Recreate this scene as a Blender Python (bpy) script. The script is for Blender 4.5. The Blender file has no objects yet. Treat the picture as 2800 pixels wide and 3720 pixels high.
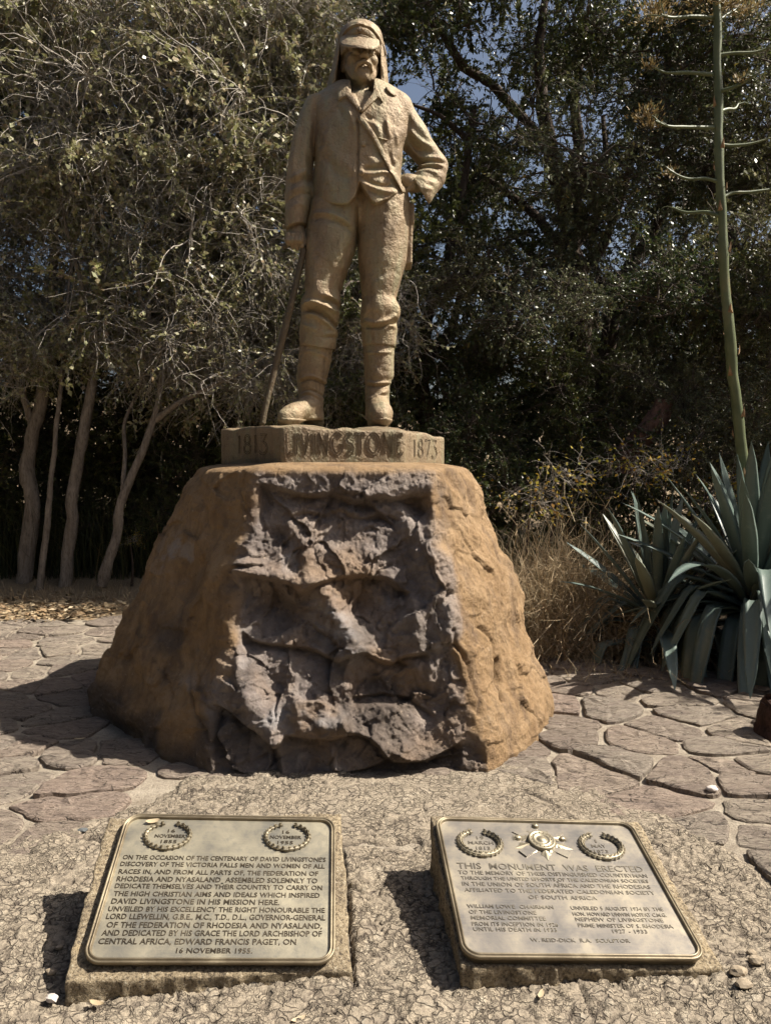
import bpy, bmesh, math, random
import numpy as np
from mathutils import Vector, Matrix, Euler

# ------------------------------------------------------------------ camera
SC = bpy.context.scene
COL = SC.collection
FPX, PITCH, EYE = 2800.0, math.atan(170 / 2800.0), 1.65      # focal length in photo pixels, downward tilt, eye height
cam = bpy.data.cameras.new('camera'); camo = bpy.data.objects.new('camera', cam); COL.objects.link(camo)
camo.location = (0, 0, EYE); camo.rotation_euler = (math.pi / 2 - PITCH, 0, 0)
cam.sensor_fit = 'HORIZONTAL'; cam.sensor_width = 36.0; cam.lens = 36.0 * FPX / 2800.0
cam.clip_start = 0.05; cam.clip_end = 2000
SC.camera = camo

# ------------------------------------------------------------------ light
SUN_EL, SUN_AZ = math.radians(49), math.radians(2)          # azimuth from +X towards +Y
sdir = Vector((math.cos(SUN_EL) * math.cos(SUN_AZ), math.cos(SUN_EL) * math.sin(SUN_AZ), math.sin(SUN_EL)))
w = bpy.data.worlds.new('World'); SC.world = w; w.use_nodes = True
nt = w.node_tree; bg = nt.nodes['Background']
sky = nt.nodes.new('ShaderNodeTexSky'); sky.sky_type = 'NISHITA'; sky.sun_disc = False
sky.sun_elevation = SUN_EL; sky.sun_rotation = math.atan2(sdir.x, sdir.y); sky.air_density = 1.0; sky.dust_density = 5.0
nt.links.new(sky.outputs[0], bg.inputs[0]); bg.inputs[1].default_value = 0.05
sl = bpy.data.lights.new('sun', 'SUN'); sl.energy = 5.0; sl.angle = math.radians(0.53); sl.color = (1.0, 0.93, 0.82)
so = bpy.data.objects.new('sun', sl); COL.objects.link(so)
so.rotation_euler = (-sdir).to_track_quat('-Z', 'Y').to_euler(); so.location = (8, -1, 12)
SC.view_settings.view_transform = 'Standard'; SC.view_settings.look = 'None'
SC.view_settings.exposure = 1.12; SC.view_settings.gamma = 1.0; SC.view_settings.use_curve_mapping = False
SC.cycles.use_adaptive_sampling = True; SC.cycles.adaptive_threshold = .03; SC.cycles.max_bounces = 4; SC.cycles.diffuse_bounces = 2; SC.cycles.transmission_bounces = 4; SC.cycles.transparent_max_bounces = 6

# ------------------------------------------------------------------ measuring: photo pixel -> point in the place
CP, SP = math.cos(PITCH), math.sin(PITCH)
def at(px, py, Y):
    "the point at distance Y in front of the camera seen at photo pixel px, py"
    a = (px - 1400) / FPX; b = (1860 - py) / FPX
    k = Y / (CP + b * SP)
    return np.array([a * k, Y, EYE + k * (b * CP - SP)])
def ground(px, py, z=0.0):
    a = (px - 1400) / FPX; b = (1860 - py) / FPX
    k = (z - EYE) / (b * CP - SP)
    return np.array([a * k, k * (CP + b * SP), z])
def pix(P):
    d = np.asarray(P, float) - np.array([0, 0, EYE])
    zc = d[..., 1] * CP - d[..., 2] * SP; up = d[..., 1] * SP + d[..., 2] * CP
    return 1400 + FPX * d[..., 0] / zc, 1860 - FPX * up / zc

# ------------------------------------------------------------------ objects
def tag(o, label=None, cat=None, group=None, kind=None):
    if label: o['label'] = label
    if cat: o['category'] = cat
    if group: o['group'] = group
    if kind: o['kind'] = kind
    return o
def link(name, me, parent=None, loc=None, rot=None, scale=None):
    o = bpy.data.objects.new(name, me); COL.objects.link(o)
    if parent is not None: o.parent = parent
    if loc is not None: o.location = loc
    if rot is not None: o.rotation_euler = rot
    if scale is not None: o.scale = (scale,) * 3 if np.isscalar(scale) else scale
    return o
def empty(name, loc=(0, 0, 0), rot=None):
    o = link(name, None, None, loc, rot); o.empty_display_size = 0.1
    return o
def mesh(name, V, F, mats=(), smooth=False, midx=None, rnd=None, attrs=None):
    V = np.ascontiguousarray(np.asarray(V, np.float32))
    me = bpy.data.meshes.new(name)
    if isinstance(F, np.ndarray):
        me.vertices.add(len(V)); me.vertices.foreach_set('co', V.ravel())
        n, k = F.shape
        me.loops.add(n * k); me.loops.foreach_set('vertex_index', np.ascontiguousarray(F, np.int32).ravel())
        me.polygons.add(n); me.polygons.foreach_set('loop_start', np.arange(0, n * k, k, dtype=np.int32))
        me.update(calc_edges=True)
    else:
        me.from_pydata(V.tolist(), [], F); me.update()
    for m in (mats if isinstance(mats, (list, tuple)) else [mats]): me.materials.append(m)
    if smooth: me.polygons.foreach_set('use_smooth', np.ones(len(me.polygons), bool))
    if midx is not None: me.polygons.foreach_set('material_index', np.asarray(midx, np.int32))
    if rnd is not None: attrs = dict(attrs or {}, rnd=rnd)
    for k_, a_ in (attrs or {}).items():
        at_ = me.attributes.new(k_, 'FLOAT', 'POINT'); at_.data.foreach_set('value', np.ascontiguousarray(a_, np.float32))
    return me
def box_vf(x0, x1, y0, y1, z0, z1):
    V = [(x, y, z) for z in (z0, z1) for y in (y0, y1) for x in (x0, x1)]
    return V, [(0, 2, 3, 1), (4, 5, 7, 6), (0, 1, 5, 4), (2, 6, 7, 3), (0, 4, 6, 2), (1, 3, 7, 5)]

def join(parts):
    "parts: list of (V, F ndarray same k) -> V, F"
    Vs, Fs, n = [], [], 0
    for V, F in parts:
        Vs.append(np.asarray(V, float)); Fs.append(np.asarray(F) + n); n += len(V)
    return np.concatenate(Vs), np.concatenate(Fs)

def tubes(P, R, sides=4, cap=False):
    "P (T,K,3) centre lines, R (T,K) radii -> verts, quads"
    P = np.asarray(P, float); R = np.asarray(R, float)
    T, K, _ = P.shape
    tan = np.gradient(P, axis=1); tan /= np.linalg.norm(tan, axis=2, keepdims=True) + 1e-9
    ref = np.where(np.abs(tan[:, :1, 2:3]) > .8, np.array([1., 0, 0]), np.array([0, 0, 1.]))
    ref = np.broadcast_to(ref, tan.shape)
    a = np.cross(tan, ref); a /= np.linalg.norm(a, axis=2, keepdims=True) + 1e-9
    b = np.cross(tan, a)
    th = np.arange(sides) * 2 * math.pi / sides
    V = P[:, :, None, :] + R[:, :, None, None] * (np.cos(th)[:, None] * a[:, :, None, :] + np.sin(th)[:, None] * b[:, :, None, :])
    idx = np.arange(T * K * sides).reshape(T, K, sides)
    nx = np.roll(idx, -1, axis=2)
    F = np.stack([idx[:, :-1], idx[:, 1:], nx[:, 1:], nx[:, :-1]], -1).reshape(-1, 4)
    V = V.reshape(-1, 3)
    if cap:
        n0 = len(V); V = np.concatenate([V, P[:, 0], P[:, -1]])
        i0 = n0 + np.arange(T); i1 = n0 + T + np.arange(T)
        c0 = np.stack([idx[:, 0], nx[:, 0], np.broadcast_to(i0[:, None], (T, sides)), np.broadcast_to(i0[:, None], (T, sides))], -1).reshape(-1, 4)
        c1 = np.stack([nx[:, -1], idx[:, -1], np.broadcast_to(i1[:, None], (T, sides)), np.broadcast_to(i1[:, None], (T, sides))], -1).reshape(-1, 4)
        return V, F, np.concatenate([c0[:, :3], c1[:, :3]])
    return V, F
def smooth_line(pts, n):
    "Catmull-Rom through pts (rows of any width), n samples"
    p = np.asarray(pts, float); m = len(p)
    t = np.linspace(0, m - 1, n); i = np.clip(t.astype(int), 0, m - 2); u = (t - i)[:, None]
    g = lambda k: p[np.clip(i + k, 0, m - 1)]
    p0, p1, p2, p3 = g(-1), g(0), g(1), g(2)
    return .5 * (2 * p1 + (p2 - p0) * u + (2 * p0 - 5 * p1 + 4 * p2 - p3) * u ** 2 + (3 * p1 - p0 - 3 * p2 + p3) * u ** 3)

# ------------------------------------------------------------------ noise on numpy points
def _hash(i, seed):
    i = i.astype(np.uint32)
    h = (i[..., 0] * np.uint32(374761393) + i[..., 1] * np.uint32(668265263) + i[..., 2] * np.uint32(2147483647 & 1274126177) + np.uint32(seed * 974711 + 13))
    h = (h ^ (h >> np.uint32(13))) * np.uint32(1274126177); h = h ^ (h >> np.uint32(16))
    h = h * np.uint32(2246822519); h = h ^ (h >> np.uint32(15))
    return h
def vnoise(P, freq=1.0, seed=0):
    "smooth value noise in -1..1"
    q = np.asarray(P, float) * freq + 1000.0
    i = np.floor(q).astype(np.int64); f = q - i; f = f * f * f * (f * (f * 6 - 15) + 10)
    out = 0
    for dx in (0, 1):
        wx = f[..., 0] if dx else 1 - f[..., 0]
        for dy in (0, 1):
            wy = f[..., 1] if dy else 1 - f[..., 1]
            for dz in (0, 1):
                wz = f[..., 2] if dz else 1 - f[..., 2]
                out = out + wx * wy * wz * (_hash(i + np.array([dx, dy, dz]), seed) / 2147483648.0 - 1)
    return out
def fbm(P, freq, oct=4, seed=0, gain=.5):
    s = 0; a = 1.0
    for k in range(oct):
        s = s + a * vnoise(P, freq, seed + k * 7); freq *= 2.03; a *= gain
    return s
def voro2(P, size, seed=0, jit=.9):
    "2-D cells: nearest distance F1, second F2, cell id hash 0..1 (three of them), offset to seed"
    q = np.asarray(P, float)[..., :2] / size + 500.0
    b = np.floor(q).astype(np.int64)
    F1 = np.full(q.shape[:-1], 9e9); F2 = F1.copy(); ids = np.zeros(q.shape[:-1] + (3,)); off = np.zeros(q.shape)
    for dx in (-1, 0, 1):
        for dy in (-1, 0, 1):
            c = b + np.array([dx, dy]); c3 = np.concatenate([c, np.zeros(c.shape[:-1] + (1,), np.int64)], -1)
            h = [_hash(c3, seed + k) / 4294967296.0 for k in range(5)]
            s = c + .5 + (np.stack(h[:2], -1) - .5) * jit
            d = np.linalg.norm(q - s, axis=-1)
            n = d < F1
            F2 = np.where(n, F1, np.minimum(F2, d)); F1 = np.where(n, d, F1)
            ids = np.where(n[..., None], np.stack(h[2:], -1), ids); off = np.where(n[..., None], q - s, off)
    return F1 * size, F2 * size, ids, off * size
def sstep(a, b, x):
    t = np.clip((x - a) / (b - a), 0, 1); return t * t * (3 - 2 * t)
def pl_dist(x, y, pts):
    "distance of 2-D points to a polyline"
    d = None
    for (x0, y0), (x1, y1) in zip(pts[:-1], pts[1:]):
        ux, uy = x1 - x0, y1 - y0
        t = np.clip(((x - x0) * ux + (y - y0) * uy) / (ux * ux + uy * uy + 1e-9), 0, 1)
        e = np.hypot(x - x0 - t * ux, y - y0 - t * uy)
        d = e if d is None else np.minimum(d, e)
    return d
def poly_sd(x, y, pts):
    "signed distance to a closed 2-D polygon (negative inside)"
    x, y = np.broadcast_arrays(x, y)
    d = pl_dist(x, y, list(pts) + [pts[0]])
    ins = np.zeros(x.shape, bool)
    n = len(pts)
    for i in range(n):
        (x0, y0), (x1, y1) = pts[i], pts[(i + 1) % n]
        c = ((y0 > y) != (y1 > y))
        xi = (x1 - x0) * (y - y0) / ((y1 - y0) if y1 != y0 else 1e-9) + x0
        ins ^= c & (x < xi)
    return np.where(ins, -d, d)

# ------------------------------------------------------------------ materials
ALB = .74      # colours below were picked against a darker exposure; this brings them to real-world reflectance
class NB:
    "small node builder"
    def __init__(s, name):
        s.m = bpy.data.materials.new(name); s.m.use_nodes = True; s.t = s.m.node_tree
        s.b = s.t.nodes['Principled BSDF']; s.out = s.t.nodes['Material Output']
        s.b.inputs['Specular IOR Level'].default_value = .3
        s._c = None
    def n(s, typ, **kw):
        nd = s.t.nodes.new('ShaderNode' + typ)
        for k, v in kw.items(): setattr(nd, k, v)
        return nd
    def set(s, sock, v):
        if isinstance(v, bpy.types.NodeSocket): s.t.links.new(v, sock)
        elif hasattr(sock, 'default_value'):
            if sock.type == 'RGBA': v = tuple(v) + (1,) if len(v) == 3 else v
            sock.default_value = v
    def coord(s, kind='Object', scale=(1, 1, 1)):
        c = s.n('TexCoord'); mp = s.n('Mapping'); s.t.links.new(c.outputs[kind], mp.inputs[0]); mp.inputs['Scale'].default_value = scale
        return mp.outputs[0]
    def noise(s, vec, scale, detail=4, rough=.55, dist=0.0):
        t = s.n('TexNoise'); s.set(t.inputs['Vector'], vec); s.set(t.inputs['Scale'], scale); s.set(t.inputs['Detail'], detail)
        s.set(t.inputs['Roughness'], rough); s.set(t.inputs['Distortion'], dist); return t.outputs['Fac']
    def voro(s, vec, scale, feature='F1', out='Distance'):
        t = s.n('TexVoronoi', feature=feature); s.set(t.inputs['Vector'], vec); s.set(t.inputs['Scale'], scale); return t.outputs[out]
    def ramp(s, fac, stops, interp='LINEAR'):
        r = s.n('ValToRGB'); s.set(r.inputs[0], fac); e = r.color_ramp.elements; r.color_ramp.interpolation = interp
        while len(e) < len(stops): e.new(.5)
        for k, (p, c) in enumerate(stops):
            e[k].position = p; e[k].color = (c, c, c, 1) if np.isscalar(c) else tuple(c) + (1,)
        return r.outputs[0]
    def mix(s, fac, a, b, mode='MIX'):
        x = s.n('Mix', data_type='RGBA', blend_type=mode); s.set(x.inputs[0], fac); s.set(x.inputs[6], a); s.set(x.inputs[7], b); return x.outputs[2]
    def math(s, op, a, b=0.0, c=None):
        x = s.n('Math', operation=op); s.set(x.inputs[0], a); s.set(x.inputs[1], b)
        if c is not None: s.set(x.inputs[2], c)
        return x.outputs[0]
    def attr(s, name):
        a = s.n('Attribute', attribute_name=name); return a.outputs['Fac']
    def objrnd(s): return s.n('ObjectInfo').outputs['Random']
    def bump(s, h, strength=.5, dist=.01, prev=None):
        b = s.n('Bump'); s.set(b.inputs['Strength'], strength); s.set(b.inputs['Distance'], dist); s.set(b.inputs['Height'], h)
        if prev is not None: s.t.links.new(prev, b.inputs['Normal'])
        return b.outputs[0]
    def tone(s, color): return tuple(x * ALB for x in color) if isinstance(color, tuple) else s.mix(1.0, color, (ALB,) * 3, 'MULTIPLY')
    def done(s, color=None, rough=.8, metal=None, normal=None, spec=None, tone=True):
        if color is not None: s.set(s.b.inputs['Base Color'], s.tone(color) if tone else color)
        s.set(s.b.inputs['Roughness'], rough)
        if metal is not None: s.set(s.b.inputs['Metallic'], metal)
        if normal is not None: s.set(s.b.inputs['Normal'], normal)
        if spec is not None: s.b.inputs['Specular IOR Level'].default_value = spec
        return s.m
# ================================================================== GROUND
rng = np.random.default_rng(5)
def mat_soil():
    b = NB('dry soil'); v = b.coord('Object')
    n1 = b.noise(v, .9, 6); n2 = b.noise(v, 22, 5)
    c = b.mix(n2, b.ramp(n1, [(.3, (.16, .11, .07)), (.7, (.30, .22, .13))]), (.36, .28, .18), 'MIX')
    return b.done(c, .95, normal=b.bump(b.noise(v, 40, 6), .7, .02))
def mat_apron():
    b = NB('weathered concrete'); v = b.coord('Object')
    n1 = b.noise(v, 1.3, 5, .6); n2 = b.noise(v, 9, 6, .65); n3 = b.noise(v, 120, 4, .7)
    c = b.ramp(n1, [(.28, (.285, .235, .175)), (.5, (.40, .335, .25)), (.72, (.46, .395, .30))])
    c = b.mix(b.ramp(n2, [(.36, 1), (.52, 0)]), c, (.27, .225, .175))
    c = b.mix(b.ramp(n2, [(.60, 0), (.72, .6)]), c, (.52, .455, .35))
    r = b.attr('rnd')
    c = b.mix(.42, c, b.ramp(r, [(0, (.235, .195, .155)), (.3, (.36, .30, .225)), (.75, (.45, .38, .285)), (1, (.60, .54, .43))]))
    c = b.mix(b.ramp(n3, [(.35, .55), (.55, 0)]), c, (.12, .10, .08))
    c = b.mix(b.math('MULTIPLY', b.attr('crack'), .85), c, (.07, .055, .045))
    def cracks(scale, seedv, amt, wid):
        d = b.n('TexNoise'); b.set(d.inputs['Vector'], v); b.set(d.inputs['Scale'], scale * .55); b.set(d.inputs['Detail'], 3.0)
        vm = b.n('VectorMath', operation='MULTIPLY_ADD'); b.set(vm.inputs[0], d.outputs['Color']); vm.inputs[1].default_value = (amt,) * 3; b.set(vm.inputs[2], v)
        mp = b.n('Mapping'); b.t.links.new(vm.outputs[0], mp.inputs[0]); mp.inputs['Scale'].default_value = (1, 1.35, 1); mp.inputs['Location'].default_value = (seedv, 0, 0)
        e = b.voro(mp.outputs[0], scale, 'DISTANCE_TO_EDGE')
        return b.ramp(e, [(0, 1), (wid, .8), (wid * 2.2, 0)])
    k1 = cracks(21, 0, .09, .035); k2 = cracks(46, 3, .05, .04); gate_ = b.ramp(n1, [(.35, .15), (.6, 1)]); k1 = b.math('MULTIPLY', k1, b.ramp(b.noise(v, 6, 4), [(.38, 0), (.52, 1)])); k2 = b.math('MULTIPLY', k2, b.ramp(b.noise(v, 9, 4), [(.45, 0), (.58, .8)]))
    k = b.math('MAXIMUM', k1, k2)
    c = b.mix(b.math('MULTIPLY', k, .7), c, (.085, .068, .055))
    bp = b.bump(n3, .55, .006); bp = b.bump(b.noise(v, 45, 5, .7), .6, .010, bp); bp = b.bump(b.math('SUBTRACT', 1.0, k), .9, .008, bp)
    return b.done(c, .93, normal=bp, spec=.2)
def mat_mortar():
    b = NB('pale mortar'); v = b.coord('Object')
    n2 = b.noise(v, 9, 6, .65); n3 = b.noise(v, 90, 4, .7)
    c = b.ramp(n2, [(.3, (.25, .205, .155)), (.55, (.40, .345, .27)), (.75, (.50, .44, .35))])
    c = b.mix(b.ramp(n3, [(.35, .5), (.5, 0)]), c, (.13, .10, .08))
    bp = b.bump(n3, .6, .006); bp = b.bump(b.noise(v, 30, 6, .7), .8, .02, bp)
    return b.done(c, .95, normal=bp, spec=.2)
def mat_flag():
    b = NB('sandstone flag'); g = b.n('NewGeometry'); mp = b.n('Mapping'); b.t.links.new(g.outputs['Position'], mp.inputs[0])
    mp.inputs['Scale'].default_value = (1, 2.6, 1); mp.inputs['Rotation'].default_value = (0, 0, math.radians(12))
    v = mp.outputs[0]; r = b.objrnd()
    base = b.ramp(r, [(0, (.25, .205, .165)), (.25, (.345, .275, .215)), (.5, (.30, .255, .205)), (.75, (.39, .325, .25)), (1, (.33, .25, .20))])
    n1 = b.noise(v, 5, 7, .65, .8); n2 = b.noise(v, 30, 6, .7, .6); n3 = b.noise(v, 130, 3, .7)
    c = b.mix(b.ramp(n1, [(.3, .75), (.5, 0)]), base, (.22, .17, .145))
    c = b.mix(b.ramp(n1, [(.56, 0), (.75, .8)]), c, (.50, .42, .335))
    c = b.mix(b.ramp(n2, [(.36, .7), (.5, 0)]), c, (.15, .115, .10))
    c = b.mix(b.ramp(n2, [(.58, 0), (.72, .5)]), c, (.52, .45, .37))
    d = b.n('TexNoise'); b.set(d.inputs['Vector'], v); b.set(d.inputs['Scale'], 4.0); b.set(d.inputs['Detail'], 4.0)
    vm = b.n('VectorMath', operation='MULTIPLY_ADD'); b.set(vm.inputs[0], d.outputs['Color']); vm.inputs[1].default_value = (.45, .45, .1); b.set(vm.inputs[2], v)
    e = b.voro(vm.outputs[0], 7.5, 'DISTANCE_TO_EDGE'); k = b.math('MULTIPLY', b.ramp(e, [(0, 1), (.015, .8), (.035, 0)]), b.ramp(b.noise(v, 3, 3), [(.42, 0), (.55, 1)]))
    c = b.mix(b.math('MULTIPLY', k, .85), c, (.07, .055, .05))
    bp = b.bump(n3, .5, .005); bp = b.bump(n2, 1.0, .016, bp); bp = b.bump(n1, .9, .045, bp); bp = b.bump(b.math('SUBTRACT', 1.0, k), .9, .010, bp)
    return b.done(c, .88, normal=bp, spec=.25)
M_SOIL, M_APRON, M_MORTAR, M_FLAG = mat_soil(), mat_apron(), mat_mortar(), mat_flag()

# one sheet to the horizon, rising into a low bushy slope behind the thicket
xs = np.concatenate([np.linspace(-300, -14, 14), np.linspace(-12, 12, 60), np.linspace(14, 300, 14)])
ys = np.concatenate([np.linspace(-60, -4, 8), np.linspace(-3, 14, 48), np.linspace(15, 60, 30), np.linspace(70, 500, 12)])
gx, gy = np.meshgrid(xs, ys, indexing='ij')
gz = -.035 + 5.5 * sstep(13, 48, gy) + .16 * sstep(9.2, 11, gy) * (gx < 1.5) + .10 * vnoise(np.stack([gx, gy, 0 * gx], -1), .35, 3) * sstep(7.5, 10, gy)
gz += .05 * sstep(7.6, 8.6, gy) + .05 * sstep(4.4, 6.0, gx) - .02
idx = np.arange(gx.size).reshape(gx.shape)
F = np.stack([idx[:-1, :-1], idx[1:, :-1], idx[1:, 1:], idx[:-1, 1:]], -1).reshape(-1, 4)
tag(link('ground', mesh('ground', np.stack([gx, gy, gz], -1).reshape(-1, 3), F, M_SOIL, True)), kind='structure')

# outline of the rough concrete apron in front of the boulder, and of the boulder's foot
apron_poly = [tuple(ground(*p)[:2]) for p in [(-700, 3060), (0, 3035), (250, 3000), (420, 2950), (560, 2900), (610, 2840), (660, 2790), (900, 2740),
              (1800, 2740), (1960, 2780), (2150, 2835), (2290, 2915), (2450, 2955), (2580, 3030), (2700, 3110), (2830, 3200), (3500, 3450)]]
apron_poly += [(2.6, 1.2), (-2.6, 1.2)]
ROCK_C = (-.42, 5.5)
paving_poly = [(-6.5, 3.0), (-2, 2.4), (0, 2.6), (2.5, 2.2), (5.5, 2.2), (5.2, 4.6), (3.5, 5.65), (2.35, 6.25), (1.3, 6.9), (.3, 8.3), (-1.5, 8.35), (-3.2, 8.25), (-6.5, 8.0)]
def in_rock(x, y): return np.hypot((x - ROCK_C[0]) / 1.42, (y - ROCK_C[1]) / 1.42) < 1

# mortar bed sheet under the flags
xs = np.linspace(-6.6, 5.6, 190); ys = np.linspace(2.0, 8.4, 120)
gx, gy = np.meshgrid(xs, ys, indexing='ij')
P3 = np.stack([gx, gy, 0 * gx], -1)
gz = -.011 + .010 * vnoise(P3, 3.0, 8) + .005 * vnoise(P3, 11, 9)
idx = np.arange(gx.size).reshape(gx.shape)
F = np.stack([idx[:-1, :-1], idx[1:, :-1], idx[1:, 1:], idx[:-1, 1:]], -1).reshape(-1, 4)
cen = P3.reshape(-1, 3)[F].mean(1)
F = F[poly_sd(cen[:, 0], cen[:, 1], paving_poly) < .05]
paving = tag(link('paving', mesh('paving', np.stack([gx, gy, gz], -1).reshape(-1, 3), F, M_MORTAR, True)), kind='structure')

def clip_half(poly, p, n):
    out = []
    for i in range(len(poly)):
        a, b = poly[i], poly[(i + 1) % len(poly)]
        da, db = np.dot(np.subtract(a, p), n), np.dot(np.subtract(b, p), n)
        if da <= 0: out.append(a)
        if (da < 0 < db) or (db < 0 < da):
            t = da / (da - db); out.append((a[0] + (b[0] - a[0]) * t, a[1] + (b[1] - a[1]) * t))
    return out
def flagstones():
    sp = .36; seeds = []
    for j, y in enumerate(np.arange(2.2, 8.6, sp * .8)):
        for x in np.arange(-6.8, 5.8, sp * 1.35):
            seeds.append((x + (j % 2) * sp * .68 + rng.uniform(-.42, .42) * sp * 1.5, y + rng.uniform(-.42, .42) * sp))
    seeds = np.array(seeds)
    n = 0
    for k, s in enumerate(seeds):
        if poly_sd(s[0], s[1], paving_poly) > -.10 or in_rock(*s): continue
        if poly_sd(s[0], s[1], apron_poly) < -.16: continue
        # leave out what lies well outside the view
        if abs(s[0]) > .62 * s[1] + .55: continue
        if s[1] > 6.4 and abs(s[0] - ROCK_C[0]) < 1.15 * (s[1] / 5.5) : continue
        poly = [(s[0] - 1, s[1] - 1), (s[0] + 1, s[1] - 1), (s[0] + 1, s[1] + 1), (s[0] - 1, s[1] + 1)]
        d = np.hypot(*(seeds - s).T); near = np.argsort(d)[1:14]
        for q in near:
            m = (seeds[q] + s) / 2; v = seeds[q] - s; L = np.hypot(*v); v = v / L
            gap = .003 + .018 * rng.random() ** 2
            poly = clip_half(poly, m - v * gap, v)
            if len(poly) < 3: break
        if len(poly) < 3: continue
        # re-sample, wobble the edge
        pts = []
        for a, b in zip(poly, poly[1:] + poly[:1]):
            L = math.hypot(b[0] - a[0], b[1] - a[1]); m = max(1, int(L / .06))
            for t in range(m): pts.append((a[0] + (b[0] - a[0]) * t / m, a[1] + (b[1] - a[1]) * t / m))
        pts = np.array(pts); c = pts.mean(0)
        pts = .5 * pts + .25 * (np.roll(pts, 1, 0) + np.roll(pts, -1, 0))
        P3_ = np.column_stack([pts, 0 * pts[:, 0]]); pts = pts + np.column_stack([vnoise(P3_, 9, 5), vnoise(P3_, 9, 6)]) * .016
        rad = pts - c; pts = c + rad * (1 + rng.uniform(-.05, .02, len(pts)))[:, None]
        h = rng.uniform(.0, .016); tilt = rng.uniform(-.022, .022, 2)
        m = len(pts)
        def ring(f, z, amp):
            q = c + (pts - c) * f
            zz = z + (q - c) @ tilt + amp * rng.uniform(-1, 1, m)
            return np.column_stack([q - c, zz])
        V = np.concatenate([ring(1.0, -.03, 0), ring(.99, h - .006, .004), ring(.93, h + .001, .004), ring(.5, h + .003, .008), [[0, 0, h + .004]]])
        Fs = []
        for r in range(3):
            for i in range(m): Fs.append((r * m + i, r * m + (i + 1) % m, (r + 1) * m + (i + 1) % m, (r + 1) * m + i))
        for i in range(m): Fs.append((3 * m + i, 3 * m + (i + 1) % m, 4 * m))
        link('flagstone', mesh('flagstone', V, Fs, M_FLAG, False), paving, (c[0], c[1], 0)); n += 1
    print('flagstones', n)
flagstones()

# rough, flaking concrete apron: real relief
def apron():
    xs = np.arange(-2.75, 2.75, .0085)
    ys = [1.35]
    while ys[-1] < 4.75: ys.append(ys[-1] + .0036 * ys[-1])
    ys = np.array(ys)
    gx, gy = np.meshgrid(xs, ys, indexing='ij')
    P3 = np.stack([gx, gy, 0 * gx], -1)
    wv = np.stack([vnoise(P3, 9, 21), vnoise(P3, 9, 22), 0 * gx], -1) * .022 + np.stack([vnoise(P3, 30, 23), vnoise(P3, 30, 24), 0 * gx], -1) * .007
    Q = P3 + wv
    F1, F2, ids, off = voro2(Q * np.array([1, 1.25, 1]), .052, 31, .95)
    edge = F2 - F1
    chip = sstep(.25, .6, .5 + .5 * fbm(P3, 1.6, 3, 41) + .25 * sstep(2.9, 2.0, gy))          # where the surface is flaking
    crack = np.exp(-(edge / .0055) ** 2) * (ids[..., 2] > .25)
    z = .013 - .009 * crack * (.25 + .75 * chip) + (ids[..., 0] - .5) * .009 * chip + ((ids[..., :2] - .5) * off).sum(-1) * .30 * chip
    G1, G2, gid, goff = voro2(Q + wv * 2, .17, 55, .95)
    z += (gid[..., 0] - .5) * .010 - .010 * np.exp(-((G2 - G1) / .006) ** 2) * (gid[..., 1] > .4)
    H1, H2, hid, hoff = voro2(Q, .023, 77, .95)
    z += (hid[..., 0] - .5) * .003 * (.35 + .65 * chip) + ((hid[..., :2] - .5) * hoff).sum(-1) * .22
    z += .007 * fbm(P3, 2.2, 3, 61) + .0022 * fbm(P3, 60, 2, 66)
    # long open cracks seen in the photograph
    px, py = pix(np.stack([gx, gy, 0 * gx], -1))
    jit = 7 * vnoise(P3, 14, 71) + 4 * vnoise(P3, 40, 72)
    ck = crack * (.3 + .7 * chip)
    for pts, wd, dp in [([(120, 3000), (180, 3005), (250, 3040), (330, 3055), (390, 3075)], 7, .022), ([(1235, 3082), (1330, 3070), (1420, 3078), (1530, 3072)], 7, .022),
                        ([(1236, 3080), (1252, 3200), (1262, 3330), (1275, 3470), (1290, 3590)], 9, .03), ([(0, 3090), (60, 3075), (120, 3000)], 4, .012),
                        ([(1900, 2870), (2010, 2930), (2100, 2990)], 4, .012), ([(0, 3640), (120, 3560), (190, 3480)], 3, .008),
                        ([(2600, 3590), (2720, 3520), (2830, 3500)], 5, .013), ([(600, 2900), (760, 2870), (960, 2885)], 3, .008)]:
        d = pl_dist(px + jit, py + jit * .5, pts); g = np.exp(-(d / wd) ** 2)
        z -= dp * g; ck = np.maximum(ck, g)
    # sink at the rim so that it meets the flags
    sd = poly_sd(gx, gy, apron_poly)
    z -= .03 * sstep(-.10, .02, sd + .03 * vnoise(P3, 8, 91))
    idx = np.arange(gx.size).reshape(gx.shape)
    F = np.stack([idx[:-1, :-1], idx[1:, :-1], idx[1:, 1:], idx[:-1, 1:]], -1).reshape(-1, 4)
    cx = gx.reshape(-1)[F].mean(1); cy = gy.reshape(-1)[F].mean(1); cs = sd.reshape(-1)[F].mean(1)
    keep = (cs < 0) & (np.abs(cx) < .60 * cy + .42) & ~(np.hypot(cx - ROCK_C[0], cy - ROCK_C[1]) < 1.1)
    F = F[keep]
    use = np.zeros(gx.size, bool); use[F.ravel()] = True; rem = np.cumsum(use) - 1
    V = np.stack([gx, gy, z], -1).reshape(-1, 3)[use]
    rn = np.clip(.5 * ids[..., 1] + .5 * hid[..., 1], 0, 1).reshape(-1)[use]
    me = mesh('concrete_apron', V, rem[F], M_APRON, False, attrs={'rnd': rn, 'crack': np.clip(ck, 0, 1).reshape(-1)[use]})
    tag(link('concrete_apron', me), kind='structure'); print('apron verts', len(V))
apron()
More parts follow.
